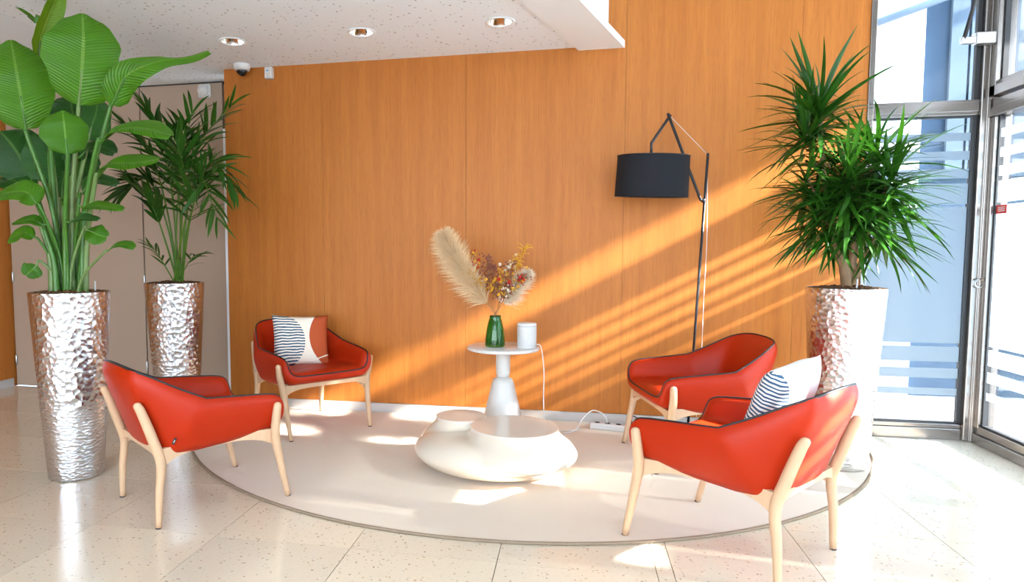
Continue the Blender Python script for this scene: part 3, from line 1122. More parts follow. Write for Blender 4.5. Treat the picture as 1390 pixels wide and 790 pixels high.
b = MB()
pr_ = smooth_prof([(.55, 0.0), (.80, .025), (.97, .075), (1.0, .115), (.93, .160), (.75, .195), (.45, .215)], 24)
nseg = 48
vs, fs = [], []
for r_, z_ in pr_:
    for i in range(nseg):
        a = 2 * math.pi * i / nseg
        vs.append((0.445 * r_ * math.cos(a), 0.365 * r_ * math.sin(a), z_))
for jx in range(len(pr_) - 1):
    for i in range(nseg):
        p, q = jx * nseg + i, jx * nseg + (i + 1) % nseg
        fs.append((p, q, q + nseg, p + nseg))
fs += [tuple(range(nseg - 1, -1, -1)), tuple(range((len(pr_) - 1) * nseg, len(pr_) * nseg))]
b.add(vs, fs)
DA, DB = (0.115, -0.055), (-0.205, 0.120)
b.lathe(smooth_prof([(.20, .03), (.33, .10), (.315, .16), (.262, .205), (.238, .235), (.236, .2555)], 20), 48, (*DA, 0))
b.lathe(smooth_prof([(.14, .03), (.235, .11), (.215, .165), (.165, .21), (.146, .240), (.1445, .2555)], 20), 48, (*DB, 0))
body = b.build('body', M['cream_gloss'], ct, True)
rm = body.modifiers.new('fuse', 'REMESH')
rm.mode = 'VOXEL'
rm.voxel_size = 0.0075
rm.use_smooth_shade = True
sm = body.modifiers.new('relax', 'SMOOTH')
sm.factor = 0.5
sm.iterations = 14
for (dx, dy), r_ in ((DA, .237), (DB, .1455)):
    o = MB().lathe([(r_ - .012, .235), (r_, .245), (r_, .2575), (r_ - .003, .2600)], 64, (dx, dy, 0)).build('round_top', M['cream_top'], ct)
    autosmooth(o, 35)

# ================================================================== SIDE TABLE AND WHAT STANDS ON IT
STX, STY = -0.442, 4.30
st_t = empty('side_table', (STX, STY, 0.0115))
tag(st_t, 'white pedestal side table with round marble top behind the coffee table', 'side table')
MB().lathe([(.150, 0), (.152, .006), (.150, .014), (.070, .355), (.060, .378), (.042, .388), (.030, .391)], 48).build('cone_base', M['white_satin'], st_t, True)
MB().lathe([(.028, .388), (.036, .392), (.043, .404), (.0455, .425), (.046, .55), (.052, .570)], 40).build('stem', M['white_satin'], st_t, True)
o = MB().lathe([(.222, .568), (.231, .572), (.233, .580), (.231, .588), (.226, .590)], 72).build('marble_top', M['marble'], st_t)
autosmooth(o, 50)
TOPZ = 0.0115 + 0.590

vz = empty('vase', (-0.492, 4.28, TOPZ))
tag(vz, 'green glass bottle vase on the marble side table', 'vase')
outer_p = [(.050, 0), (.062, .004), (.064, .012), (.063, .05), (.056, .11), (.043, .165), (.036, .188), (.038, .200)]
inner_p = [(.034, .200), (.032, .188), (.039, .163), (.051, .11), (.058, .05), (.056, .018), (.030, .012)]
MB().lathe(outer_p + inner_p, 40).build('bottle', M['vase'], vz, True)

sp = empty('smart_speaker', (-0.290, 4.285, TOPZ))
tag(sp, 'white cylindrical speaker standing beside the green vase', 'speaker')
MB().lathe([(.058, 0), (.060, .004), (.060, .010)], 40).build('base', M['white_plastic'], sp, True)
MB().lathe([(.0605, .010), (.061, .014), (.061, .132), (.0605, .136)], 48).build('cloth_body', M['white_fabric'], sp, True)
MB().lathe([(.0605, .136), (.061, .150), (.058, .156), (.050, .158)], 48).build('top_cap', M['white_plastic'], sp, True)
cb = cat_rom([(-0.245, 4.33, TOPZ + .006), (-0.215, 4.34, TOPZ + .012), (-0.198, 4.36, TOPZ - .03), (-0.185, 4.42, .42), (-0.188, 4.45, .25), (-0.178, 4.46, .08), (-0.14, 4.47, .018), (-0.05, 4.50, .0155), (0.06, 4.55, .0155)], 70)
o = MB().tube(cb, 0.0035, 6).build('speaker_cable', M['white_plastic'], None, True)
tag(o, 'white speaker cable hanging from the side table to the floor', 'cable')

# ---- dried stems
MOUTH = Vector((-0.492, 4.28, TOPZ + 0.195))


def strand(b, p, d, L, w, sag=0.25):
    d = d.normalized()
    s = d.cross(Vector((rnd.uniform(-1, 1), rnd.uniform(-1, 1), rnd.uniform(-1, 1)))).normalized() * w
    p1 = p + d * L * 0.5 + Vector((0, 0, -sag * L * 0.15))
    p2 = p + d * L + Vector((0, 0, -sag * L * 0.6))
    b.add([p - s, p + s, p1 + s * 0.8, p1 - s * 0.8, p2], [(0, 1, 2, 3), (3, 2, 4)])


def pampas(tip_pts, mat, count, length, label, t0=0.12):
    root = empty('pampas_stem', (MOUTH.x, MOUTH.y, MOUTH.z - 0.16))
    tag(root, label, 'dried stem', 'dried stems in the green vase')
    off = root.location
    base = MOUTH + Vector((rnd.uniform(-.015, .015), rnd.uniform(-.01, .01), -0.15))
    pts = cat_rom([base, MOUTH + Vector((rnd.uniform(-.012, .012), 0, 0))] + [Vector(p) for p in tip_pts], 60)
    MB().tube([p - off for p in pts], [0.003 * (1 - 0.7 * i / 59) for i in range(60)], 6).build('stalk', M['dry_stem'], root, True)
    b = MB()
    for i in range(count):
        t = t0 + (1 - t0) * (rnd.random() ** 0.85)
        k_ = 15 + t * 43
        i0 = int(k_)
        p = pts[i0].lerp(pts[min(i0 + 1, 59)], k_ - i0)
        tan = (pts[min(i0 + 1, 59)] - pts[i0 - 1]).normalized()
        sd = Vector((rnd.gauss(0, 1), rnd.gauss(0, 1), rnd.gauss(0, 1)))
        sd = (sd - tan * sd.dot(tan)).normalized()
        prof = math.sin(math.pi * min(1, 0.12 + 0.80 * t)) ** 0.6
        d = tan * rnd.uniform(0.55, 1.2) + sd * rnd.uniform(0.5, 1.1)
        strand(b, p - off, d, length * prof * rnd.uniform(0.55, 1.15), rnd.uniform(0.0011, 0.0022))
    b.build('plume', mat, root)['kind'] = 'stuff'
    return root


pampas([(-0.575, 4.265, .915), (-0.680, 4.24, 1.07), (-0.765, 4.22, 1.21), (-0.815, 4.20, 1.325)], M['pampas'], 6000, .17, 'long beige pampas plume leaning left out of the vase')
pampas([(-0.415, 4.275, .90), (-0.345, 4.26, 1.00), (-0.280, 4.24, 1.085)], M['pampas_pale'], 2600, .11, 'short pale pampas plume leaning right over the speaker', 0.25)


def sprig(tips, mats, n_fl, size, label, name='dried_flower_stem', spread=.05, droop=0):
    root = empty(name, (MOUTH.x, MOUTH.y, MOUTH.z - 0.16))
    tag(root, label, 'dried stem', 'dried stems in the green vase')
    off = root.location
    base = MOUTH + Vector((rnd.uniform(-.02, .02), rnd.uniform(-.015, .015), -0.14))
    pts = cat_rom([base, MOUTH + Vector((rnd.uniform(-.018, .018), rnd.uniform(-.015, .015), 0))] + [Vector(p) for p in tips], 30)
    b = MB().tube([p - off for p in pts], [0.0022 * (1 - 0.6 * i / 29) for i in range(30)], 5)
    fl_ = [MB() for _ in mats]
    for i in range(int(n_fl * 1.7)):
        k_ = rnd.uniform(15, 29)
        p = pts[int(k_)]
        tan = (pts[min(int(k_) + 1, 29)] - pts[int(k_) - 1]).normalized()
        e = p + tan * rnd.uniform(0.0, .04) + Vector((rnd.gauss(0, spread * .5), rnd.gauss(0, spread * .5), rnd.gauss(0, spread * .4)))
        b.tube([p - off, (p + e) * 0.5 + tan * .008 - off, e - off], 0.0009, 4)
        mbx = fl_[i % len(mats)]
        r_ = size * rnd.uniform(0.65, 1.3)
        if rnd.random() < 0.6:
            mbx.ball(e - off, r_, 6, 4, rnd.uniform(.7, 1.2))
        else:
            for q in range(4):
                mbx.ball(e - off + Vector((rnd.gauss(0, r_), rnd.gauss(0, r_), rnd.gauss(0, r_))), r_ * .6, 5, 3)
    b.build('stalk', M['dry_stem'], root)
    for mbx, mt in zip(fl_, mats):
        if mbx.v:
            mbx.build('blossom_cluster', M[mt], root)['kind'] = 'stuff'
    return root


def spray(tips, mat, label, n_=46, L=.05):
    root = empty('dried_flower_stem', (MOUTH.x, MOUTH.y, MOUTH.z - 0.16))
    tag(root, label, 'dried stem', 'dried stems in the green vase')
    off = root.location
    pts = cat_rom([MOUTH + Vector((0.005, 0, -.14)), MOUTH] + [Vector(p) for p in tips], 30)
    MB().tube([p - off for p in pts], [0.002 * (1 - 0.6 * i / 29) for i in range(30)], 5).build('stalk', M['dry_stem'], root)
    b = MB()
    for i in range(n_):
        k_ = rnd.uniform(17, 29)
        p = pts[int(k_)]
        tan = (pts[min(int(k_) + 1, 29)] - pts[int(k_) - 1]).normalized()
        d = tan * .8 + Vector((rnd.gauss(0, .8), rnd.gauss(0, .8), rnd.gauss(0, .4)))
        d.normalize()
        e = p + d * L * rnd.uniform(.4, 1)
        e.z -= L * .15
        b.tube([p - off, (p + e) * .5 + Vector((0, 0, .006)) - off, e - off], [.0016, .0028, .001], 5)
        b.ball(e - off, .004, 5, 3)
    b.build('flower_spray', M[mat], root)['kind'] = 'stuff'
    return root


spray([(-0.40, 4.27, .98), (-0.34, 4.25, 1.15), (-0.29, 4.24, 1.26)], 'yellow', 'tall yellow feathery spray at the right of the bouquet', 60, .075)
spray([(-0.55, 4.26, .95), (-0.605, 4.23, 1.03), (-0.66, 4.21, 1.085)], 'yellow', 'yellow feathery spray in front of the long pampas plume', 50, .065)
sprig([(-0.56, 4.27, .97), (-0.61, 4.25, 1.10), (-0.63, 4.24, 1.21)], ['yellow', 'redberry'], 16, .0085, 'yellow and red flower stem beside the long pampas plume', spread=.035)
sprig([(-0.52, 4.28, .95), (-0.535, 4.27, 1.08), (-0.54, 4.26, 1.17)], ['mauve'], 30, .010, 'tall mauve flower stem at the middle of the bouquet', spread=.05)
sprig([(-0.49, 4.26, .92), (-0.475, 4.24, 1.00), (-0.465, 4.22, 1.05)], ['mauve', 'yellow'], 34, .011, 'bushy mauve and yellow stem at the bouquet front', spread=.075)
sprig([(-0.45, 4.29, .95), (-0.415, 4.28, 1.07), (-0.395, 4.27, 1.15)], ['mauve', 'ivory'], 28, .009, 'mauve and ivory flower stem left of the tall yellow spray', spread=.05)
sprig([(-0.43, 4.26, .92), (-0.37, 4.23, .99), (-0.33, 4.21, 1.05)], ['yellow', 'redberry', 'mauve'], 30, .010, 'yellow stem with red blooms in front of the short pampas plume', spread=.065)
sprig([(-0.46, 4.25, .89), (-0.43, 4.23, .93), (-0.40, 4.21, .965)], ['mauve', 'ivory'], 22, .009, 'short mauve flower stem low at the vase mouth', spread=.05)

# ================================================================== FLOOR LAMP
lm = empty('floor_lamp', (0.745, 4.60, 0.0115))
tag(lm, 'black floor lamp with drum shade on a jointed arm by the oak wall', 'floor lamp')
LX, LY = 0.745, 4.60


def lp(x, y, z):
    return (x - LX, y - LY, z - 0.0115)


MB().lathe([(.125, 0), (.128, .003), (.128, .012), (.124, .016), (.012, .018), (.012, .05)], 40).build('base_plate', M['black_metal'], lm, True)
MB().tube([lp(.745, 4.60, .02), lp(.824, 4.60, 1.835)], 0.0085, 10).build('pole', M['black_metal'], lm, True)
MB().tube([lp(.803, 4.60, 1.537), lp(.785, 4.592, 1.540), lp(.567, 4.545, 2.085)], 0.0095, 8).build('arm', M['black_metal'], lm, True)
MB().tube([lp(.585, 4.550, 2.075), lp(.469, 4.52, 1.898), lp(.470, 4.52, 1.80)], 0.0090, 8).build('arm', M['black_metal'], lm, True)
MB().ball(lp(.803, 4.60, 1.537), .016, 10, 6).build('joint', M['black_metal'], lm, True)
MB().tube([lp(.580, 4.55, 2.07), lp(.822, 4.60, 1.825)], 0.0016, 5).build('tension_wire', M['white_plastic'], lm, True)
wp = cat_rom([lp(.822, 4.605, 1.82), lp(.835, 4.62, 1.30), lp(.828, 4.63, .9), lp(.822, 4.64, .4), lp(.80, 4.66, .02)], 40)
MB().tube(wp, 0.0018, 5).build('power_cord', M['white_plastic'], lm, True)
sh = MB()
n_ = 64
sh.lathe([(.2255, -.130), (.2195, .130), (.2165, .130), (.2225, -.130)], n_, (0, 0, 0), False, False)
vs0 = len(sh.v)
sh.f += [((3 * n_) + i, (3 * n_) + (i + 1) % n_, (i + 1) % n_, i) for i in range(n_)]
so = sh.build('drum_shade', M['black_fabric'], lm, True)
autosmooth(so, 50)
so.location = lp(.478, 4.52, 1.688)
so.rotation_euler = (R(3.5), R(2.0), 0)
for zz in (.128, -.128):
    q = MB().tube([(.222 * math.cos(a), .222 * math.sin(a), zz) for a in [2 * math.pi * i / 48 for i in range(48)]], .003, 6, True).build('shade_ring', M['black_metal'], so, True)
for k_ in range(3):
    a = 2 * math.pi * k_ / 3
    MB().tube([(0, 0, .10), (.218 * math.cos(a), .218 * math.sin(a), .126)], .002, 5).build('shade_spoke', M['black_metal'], so)
MB().lathe([(.014, .02), (.02, .03), (.02, .10), (.012, .105)], 16).build('lamp_holder', M['black_metal'], so, True)
MB().ball((0, 0, -.02), .04, 14, 8).build('bulb', M['white_plastic'], so, True)

# ================================================================== POWER STRIP + CABLE
ps = empty('power_strip', (0.27, 4.60, 0.0115), R(-12))
tag(ps, 'white power strip lying on the rug near the skirting', 'power strip')
bevel(MB().box(-.15, .15, -.03, .03, 0, .042).build('housing', M['white_plastic'], ps), .008, 3)
for k_ in range(4):
    MB().lathe([(.018, .0425), (.018, .043)], 20, (-.105 + .07 * k_, 0, 0)).build('socket', M['gap'], ps)
bevel(MB().box(.085, .125, -.018, .018, .042, .075).build('black_plug', M['black_plastic'], ps), .006)
MB().tube(cat_rom([(.105, 0, .07), (.115, .02, .10), (.15, .03, .09), (.19, .04, .02)], 16), .0035, 6).build('black_lead', M['black_plastic'], ps, True)
wc = cat_rom([(-0.06, 4.42, .016), (0.02, 4.48, .03), (0.07, 4.56, .09), (0.13, 4.63, .13), (0.19, 4.63, .12), (0.225, 4.615, .085), (0.23, 4.61, .055)], 40)
o = MB().tube(wc, .0045, 6).build('white_cable', M['white_plastic'], None, True)
tag(o, 'white cable arching from the rug into the power strip', 'cable')

# ================================================================== PLANTS
CAMDIR = Vector((0, 0, 1.21))
planter_proto = None


def planter(parent):
    global planter_proto
    if planter_proto is None:
        prof = [(.120, 0), (.136, .001), (.1375, .008)]
        for k_ in range(1, 20):
            t = k_ / 19
            prof.append((.1375 + (.197 - .1375) * (t ** 0.92) , .008 + .985 * t))
        prof += [(.198, .998), (.196, 1.000), (.190, .999), (.186, .96), (.150, .955)]
        mb_ = MB().lathe(prof, 64)
        planter_proto = mb_.mesh('planter')
        planter_proto.materials.append(M['hammered'])
        planter_proto.polygons.foreach_set('use_smooth', [True] * len(planter_proto.polygons))
    p = link('planter', planter_proto, None, parent)
    return p


def pebbles(parent, seed):
    rr_ = random.Random(seed)
    b = MB()
    for i in range(420):
        r_ = .185 * math.sqrt(rr_.random())
        a = rr_.random() * 6.283
        s = rr_.uniform(.006, .0105)
        b.ball((r_ * math.cos(a), r_ * math.sin(a), .985 + .016 * (1 - (r_ / .185) ** 2) + rr_.uniform(0, .008)), s, 6, 4, rr_.uniform(.7, 1))
    o = b.build('clay_pebbles', M['clay'], parent)
    o['kind'] = 'stuff'
    MB().lathe([(.19, .965), (.188, .982), (.01, .992)], 32).build('soil', M['soil'], parent)
    return o


def gauge(parent, x, y, tilt, h=.07):
    MB().tube([(x, y, .97), (x + tilt, y, 1.0 + h)], .0045, 8).build('water_gauge', M['white_satin'], parent, True)


def leaf_mesh(mid, width, N, fold, wav, seed, sharp=0.37, skew=0.0, nu=18, nv=8):
    """paddle leaf blade around a midrib polyline"""
    rr_ = random.Random(seed)
    pts = cat_rom(mid, nu + 1)
    vs, fs, uv = [], [], []
    ph = rr_.uniform(0, 6)
    for i in range(nu + 1):
        t = i / nu
        T = (pts[min(i + 1, nu)] - pts[max(i - 1, 0)]).normalized()
        S = T.cross(N)
        if S.length < 1e-4:
            S = T.cross(Vector((0, 0, 1)))
        S.normalize()
        Nn = S.cross(T).normalized()
        hw = width / 2 * max(0.0, math.sin(math.pi * min(1, (t * 0.985 + 0.008)) ** 0.92)) ** sharp * (max(.2, 1 - 1.35 * t) if skew else 1)
        for k_ in range(nv + 1):
            v = k_ / nv * 2 - 1
            w_ = 1 + (0.05 * math.sin(9 * t + ph + v * 2) + .03 * math.sin(23 * t + ph)) * abs(v)
            off = S * (v * hw * w_ * math.cos(fold)) + Nn * (abs(v) * hw * math.sin(fold) + wav * math.sin(7 * t + ph + 1.5 * v) * abs(v) * width)
            off += Nn * (-0.10 * width * (v * v))
            vs.append(pts[i] + off)
            uv.append((t, (v + 1) / 2))
    for i in range(nu):
        for k_ in range(nv):
            a = i * (nv + 1) + k_
            fs.append((a, a + 1, a + nv + 2, a + nv + 1))
    me = bpy.data.meshes.new('leaf')
    me.from_pydata([tuple(v) for v in vs], [], fs)
    ul = me.uv_layers.new(name='UVMap')
    for lpx in me.loops:
        ul.data[lpx.index].uv = uv[lpx.vertex_index]
    me.polygons.foreach_set('use_smooth', [True] * len(me.polygons))
    return me


STRELITZIA = [
    ([[-2.468, 3.02, 1.955], [-2.411, 2.98, 2.114], [-2.396, 2.98, 2.256], [-2.427, 3.02, 2.403]], 0.350, 'f', 0),
    ([[-2.751, 2.98, 1.838], [-2.736, 2.94, 1.994], [-2.756, 2.94, 2.122], [-2.835, 3.0, 2.293]], 0.320, 'f', 0),
    ([[-2.464, 2.92, 1.694], [-2.452, 2.9, 1.766], [-2.457, 2.9, 1.837], [-2.488, 2.93, 1.909]], 0.215, 'f', 0),
    ([[-2.812, 3.15, 2.222], [-2.797, 3.15, 2.332], [-2.719, 3.13, 2.453], [-2.607, 3.1, 2.576]], 0.170, 's', 1),
    ([[-2.3, 3.05, 1.954], [-2.197, 3.02, 2.08], [-2.01, 3.0, 2.135], [-1.822, 2.98, 2.14], [-1.709, 2.96, 2.158]], 0.240, 'f', 0),
    ([[-2.332, 3.0, 1.764], [-2.219, 2.98, 1.814], [-2.055, 2.95, 1.81], [-1.889, 2.92, 1.764]], 0.170, 'u', 0),
    ([[-2.336, 2.98, 1.593], [-2.244, 2.95, 1.645], [-2.1, 2.92, 1.641], [-1.942, 2.9, 1.651]], 0.160, 'u', 0),
    ([[-3.036, 3.3, 1.645], [-3.089, 3.3, 1.742], [-3.149, 3.3, 1.826], [-3.219, 3.3, 1.899]], 0.340, 'f', 2),
    ([[-2.857, 3.25, 1.603], [-2.863, 3.25, 1.688], [-2.859, 3.25, 1.769], [-2.836, 3.25, 1.848]], 0.270, 'f', 2),
    ([[-2.644, 3.3, 1.83], [-2.623, 3.3, 1.901], [-2.592, 3.3, 1.968], [-2.575, 3.3, 2.047]], 0.180, 'f', 2),
    ([[-2.664, 3.25, 1.727], [-2.597, 3.25, 1.78], [-2.523, 3.25, 1.786], [-2.443, 3.25, 1.744]], 0.140, 'u', 2),
    ([[-2.677, 2.95, 1.457], [-2.708, 2.93, 1.508], [-2.767, 2.9, 1.514], [-2.894, 2.88, 1.485]], 0.170, 'u', 0),
    ([[-2.301, 2.98, 1.218], [-2.235, 2.96, 1.244], [-2.177, 2.95, 1.247], [-2.117, 2.94, 1.232]], 0.075, 'u', 0),
    ([[-2.453, 3.0, 1.435], [-2.368, 2.98, 1.444], [-2.277, 2.96, 1.434], [-2.179, 2.95, 1.421]], 0.090, 'u', 0),
    ([[-2.492, 2.95, 1.359], [-2.423, 2.93, 1.376], [-2.364, 2.92, 1.378], [-2.282, 2.9, 1.369]], 0.080, 'u', 2),
    ([[-2.432, 3.0, 1.323], [-2.382, 2.98, 1.311], [-2.349, 2.98, 1.296], [-2.303, 2.98, 1.285]], 0.110, 'f', 0),
    ([[-2.749, 3.0, 1.287], [-2.774, 2.98, 1.31], [-2.81, 2.97, 1.302], [-2.864, 2.95, 1.264]], 0.110, 'u', 0),
    ([[-2.692, 3.0, 1.352], [-2.726, 2.98, 1.374], [-2.77, 2.97, 1.374], [-2.832, 2.95, 1.358]], 0.080, 'u', 0),
    ([[-2.738, 3.0, 1.142], [-2.743, 2.98, 1.123], [-2.757, 2.97, 1.108], [-2.762, 2.95, 1.09]], 0.100, 'f', 0),
    ([[-2.995, 3.25, 1.541], [-3.064, 3.25, 1.599], [-3.146, 3.25, 1.618], [-3.276, 3.25, 1.587]], 0.200, 'u', 2),
    ([[-2.829, 3.3, 1.517], [-2.826, 3.3, 1.57], [-2.815, 3.3, 1.611], [-2.803, 3.3, 1.664]], 0.160, 'f', 2),
    ([[-2.613, 3.2, 1.529], [-2.565, 3.2, 1.584], [-2.501, 3.2, 1.598], [-2.394, 3.2, 1.572]], 0.130, 'u', 2),
    ([[-2.721, 3.35, 1.881], [-2.756, 3.35, 1.944], [-2.782, 3.35, 2.006], [-2.788, 3.35, 2.088]], 0.250, 'f', 2),
    ([[-2.865, 3.2, 2.448], [-2.909, 3.2, 2.483], [-2.946, 3.2, 2.508], [-2.982, 3.2, 2.534]], 0.050, 's', 0),
    ([[-2.747, 3.3, 1.63], [-2.707, 3.3, 1.678], [-2.686, 3.3, 1.73], [-2.655, 3.3, 1.79]], 0.200, 'f', 2),
]
PA = Vector((-2.645, 3.115, 0))
pa = empty('potted_strelitzia', PA)
tag(pa, 'tall plant with huge paddle leaves in a hammered silver planter, far left', 'potted plant', 'plants in tall hammered planters')
planter(pa)
pebbles(pa, 3)
gauge(pa, .125, .04, 0.0, .055)
for i, (mid, wdt, mode, tone) in enumerate(STRELITZIA):
    mid = [Vector(p) - PA for p in mid]
    nrm = {'f': Vector((.62, -.72, .18)), 'u': Vector((.30, -.55, .75)), 's': Vector((.80, -.25, .35))}[mode]
    fold = {'f': 0.10, 'u': 0.30, 's': 0.75}[mode]
    me = leaf_mesh(mid, wdt, nrm.normalized(), fold, 0.03 if mode != 'f' else 0.015, i, skew=.6 if i == 4 else 0)
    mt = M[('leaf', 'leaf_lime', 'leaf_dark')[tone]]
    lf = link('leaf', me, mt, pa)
    # petiole (continues as the midrib underneath)
    bx, by = (mid[0].x * .28 + rnd.uniform(-.03, .03)), (mid[0].y * .25 + rnd.uniform(-.03, .03))
    bx = max(-.12, min(.12, bx))
    by = max(-.12, min(.12, by))
    low = mid[0].z < 1.3
    c1 = Vector((bx + (mid[0].x - bx) * .22, by + (mid[0].y - by) * .2, .98 + (mid[0].z - .98) * (.5 if not low else .45)))
    back = mid[0] - (mid[1] - mid[0]).normalized() * 0.03
    cv = cat_rom([Vector((bx, by, .97)), c1, back, mid[0], mid[1]], 26)
    r0_ = .016 if mid[0].z > 1.5 else .010
    MB().tube(cv, [r0_ * (1 - .72 * k_ / 25) for k_ in range(26)], 8).build('petiole', M['petiole' if i % 3 else 'petiole_pale'], lf, True)
# thick overlapping leaf sheaths at the foot
for k_, (ax, ay, hh, rr_) in enumerate([(-.06, -.05, .42, .022), (-.02, -.07, .36, .020), (.03, -.03, .52, .024), (.055, .02, .44, .018), (-.045, .03, .48, .02), (0.0, .05, .55, .02)]):
    cv = cat_rom([(ax, ay, .96), (ax * 1.1, ay * 1.1, .98 + hh * .5), (ax * 1.5 + rnd.uniform(-.03, .03), ay * 1.4, .98 + hh)], 14)
    MB().tube(cv, [rr_ * (1 - .55 * q / 13) for q in range(14)], 8).build('sheath', M['petiole_pale' if k_ % 2 == 0 else 'petiole'], pa, True)

# ---- palm
PALM = [
    [[-2.716, 4.2, 0.991], [-2.759, 4.2, 1.424], [-2.841, 4.15, 1.848], [-2.995, 4.1, 2.068]],
    [[-2.704, 4.2, 0.991], [-2.714, 4.2, 1.424], [-2.777, 4.2, 1.928], [-2.914, 4.2, 2.233]],
    [[-2.687, 4.2, 0.991], [-2.637, 4.15, 1.421], [-2.569, 4.1, 1.858], [-2.424, 4.0, 2.122]],
    [[-2.682, 4.2, 0.991], [-2.635, 4.2, 1.423], [-2.52, 4.2, 1.92], [-2.235, 4.15, 2.182]],
    [[-2.687, 4.2, 0.991], [-2.57, 4.15, 1.42], [-2.371, 4.1, 1.804], [-2.153, 4.05, 1.593]],
    [[-2.699, 4.2, 0.991], [-2.562, 4.1, 1.369], [-2.372, 3.98, 1.695], [-2.209, 3.9, 1.405]],
    [[-2.71, 4.2, 0.991], [-2.739, 4.15, 1.372], [-2.84, 4.1, 1.694], [-3.033, 4.05, 1.594]],
    [[-2.722, 4.2, 0.99], [-2.745, 4.12, 1.271], [-2.784, 4.05, 1.516], [-2.867, 3.98, 1.658]],
    [[-2.704, 4.2, 0.991], [-2.77, 4.3, 1.325], [-2.858, 4.4, 1.699], [-2.982, 4.45, 2.025]],
    [[-2.693, 4.2, 0.991], [-2.59, 4.1, 1.369], [-2.468, 3.95, 1.717], [-2.461, 3.85, 1.911]],
    [[-2.687, 4.2, 0.991], [-2.576, 4.1, 1.27], [-2.442, 4.0, 1.532], [-2.311, 3.95, 1.76]],
    [[-2.704, 4.2, 0.991], [-2.717, 4.12, 1.095], [-2.739, 4.05, 1.196], [-2.759, 4.0, 1.245]],
    [[-2.687, 4.2, 0.991], [-2.584, 4.12, 1.081], [-2.483, 4.05, 1.171], [-2.382, 4.0, 1.196]],
    [[-2.699, 4.2, 0.991], [-2.706, 4.25, 1.426], [-2.742, 4.3, 1.84], [-2.738, 4.35, 2.078]],
]


def blade(L, W_, elev0, droop, nu=7, base_w=0.5, name='leaflet', mat=None):
    """narrow leaf starting along +X at angle elev0, bending down by droop (radians in all)"""
    x = z = 0.0
    vs, fs, uv = [], [], []
    for i in range(nu + 1):
        t = i / nu
        a = elev0 - droop * t ** 1.4
        hw = W_ / 2 * (base_w + (1 - base_w) * math.sin(math.pi * min(1, t * 1.25 + .05) * 0.5)) * (1 - t ** 2.6) + 0.0004
        nx, nz = -math.sin(a), math.cos(a)
        vs += [(x + nx * hw * .25, -hw, z + nz * hw * .25), (x, 0, z), (x + nx * hw * .25, hw, z + nz * hw * .25)]
        uv += [(t, 0), (t, .5), (t, 1)]
        x += math.cos(a) * L / nu
        z += math.sin(a) * L / nu
    for i in range(nu):
        a = i * 3
        fs += [(a, a + 1, a + 4, a + 3), (a + 1, a + 2, a + 5, a + 4)]
    me = bpy.data.meshes.new(name)
    me.from_pydata(vs, [], fs)
    ul = me.uv_layers.new(name='UVMap')
    for lpx in me.loops:
        ul.data[lpx.index].uv = uv[lpx.vertex_index]
    me.polygons.foreach_set('use_smooth', [True] * len(me.polygons))
    if mat:
        me.materials.append(mat)
    return me


PB = Vector((-2.722, 4.20, 0))
pb = empty('potted_palm', PB)
tag(pb, 'feathery palm in a hammered silver planter in front of the doors', 'potted plant', 'plants in tall hammered planters')
planter(pb)
pebbles(pb, 5)
LEAFLETS = [blade(1.0, .125, 0, dr, 7, .35, 'leaflet', M['palm']) for dr in (0.25, 0.6, 1.0)]
for fi, fr in enumerate(PALM):
    pts = cat_rom([Vector(p) - PB for p in fr], 40)
    jig = Vector((rnd.uniform(-.03, .03), rnd.uniform(-.03, .03), 0))
    pts = [p + jig * (1 - i / 39) for i, p in enumerate(pts)]
    small = fi in (11, 12)
    rc = MB().tube(pts, [(.0085 if not small else .005) * (1 - .8 * i / 39) for i in range(40)], 6).build('frond', M['rachis'], pb, True)
    nl = 13 if not small else 6
    st0 = 20 if not small else 16
    for k_ in range(nl):
        t = k_ / (nl - 1)
        i0 = int(st0 + t * (38 - st0))
        T = (pts[min(i0 + 1, 39)] - pts[i0 - 1]).normalized()
        S = T.cross(Vector((0, 0, 1)))
        if S.length < .25:
            S = T.cross(Vector((.4, -.9, 0)))
        S.normalize()
        for sgn in (1, -1):
            d = (T * (.55 + .7 * t) + S * sgn * (1.0 - .45 * t) + Vector((rnd.gauss(0, .10), rnd.gauss(0, .10), rnd.gauss(.12, .12)))).normalized()
            L = (.30 - .10 * abs(t - .35) * 1.6) * rnd.uniform(.85, 1.1) * (1 if not small else .55)
            zax = (Vector((0, 0, 1)) - d * d.z)
            if zax.length < .05:
                zax = S.cross(d)
            zax.normalize()
            # tilt the blade plane a little so leaflets catch the eye
            yax = zax.cross(d).normalized()
            mt = Matrix((d, yax, zax)).transposed().to_4x4()
            mt = mt @ Matrix.Rotation(rnd.uniform(-.9, .9), 4, 'X')
            mt = mt @ Matrix.Diagonal((L, L * rnd.uniform(.95, 1.3), L, 1))
            mt.translation = pts[i0]
            o = link('leaflet', LEAFLETS[rnd.choice((0, 0, 1, 1, 2))], None, rc)
            o.matrix_local = mt

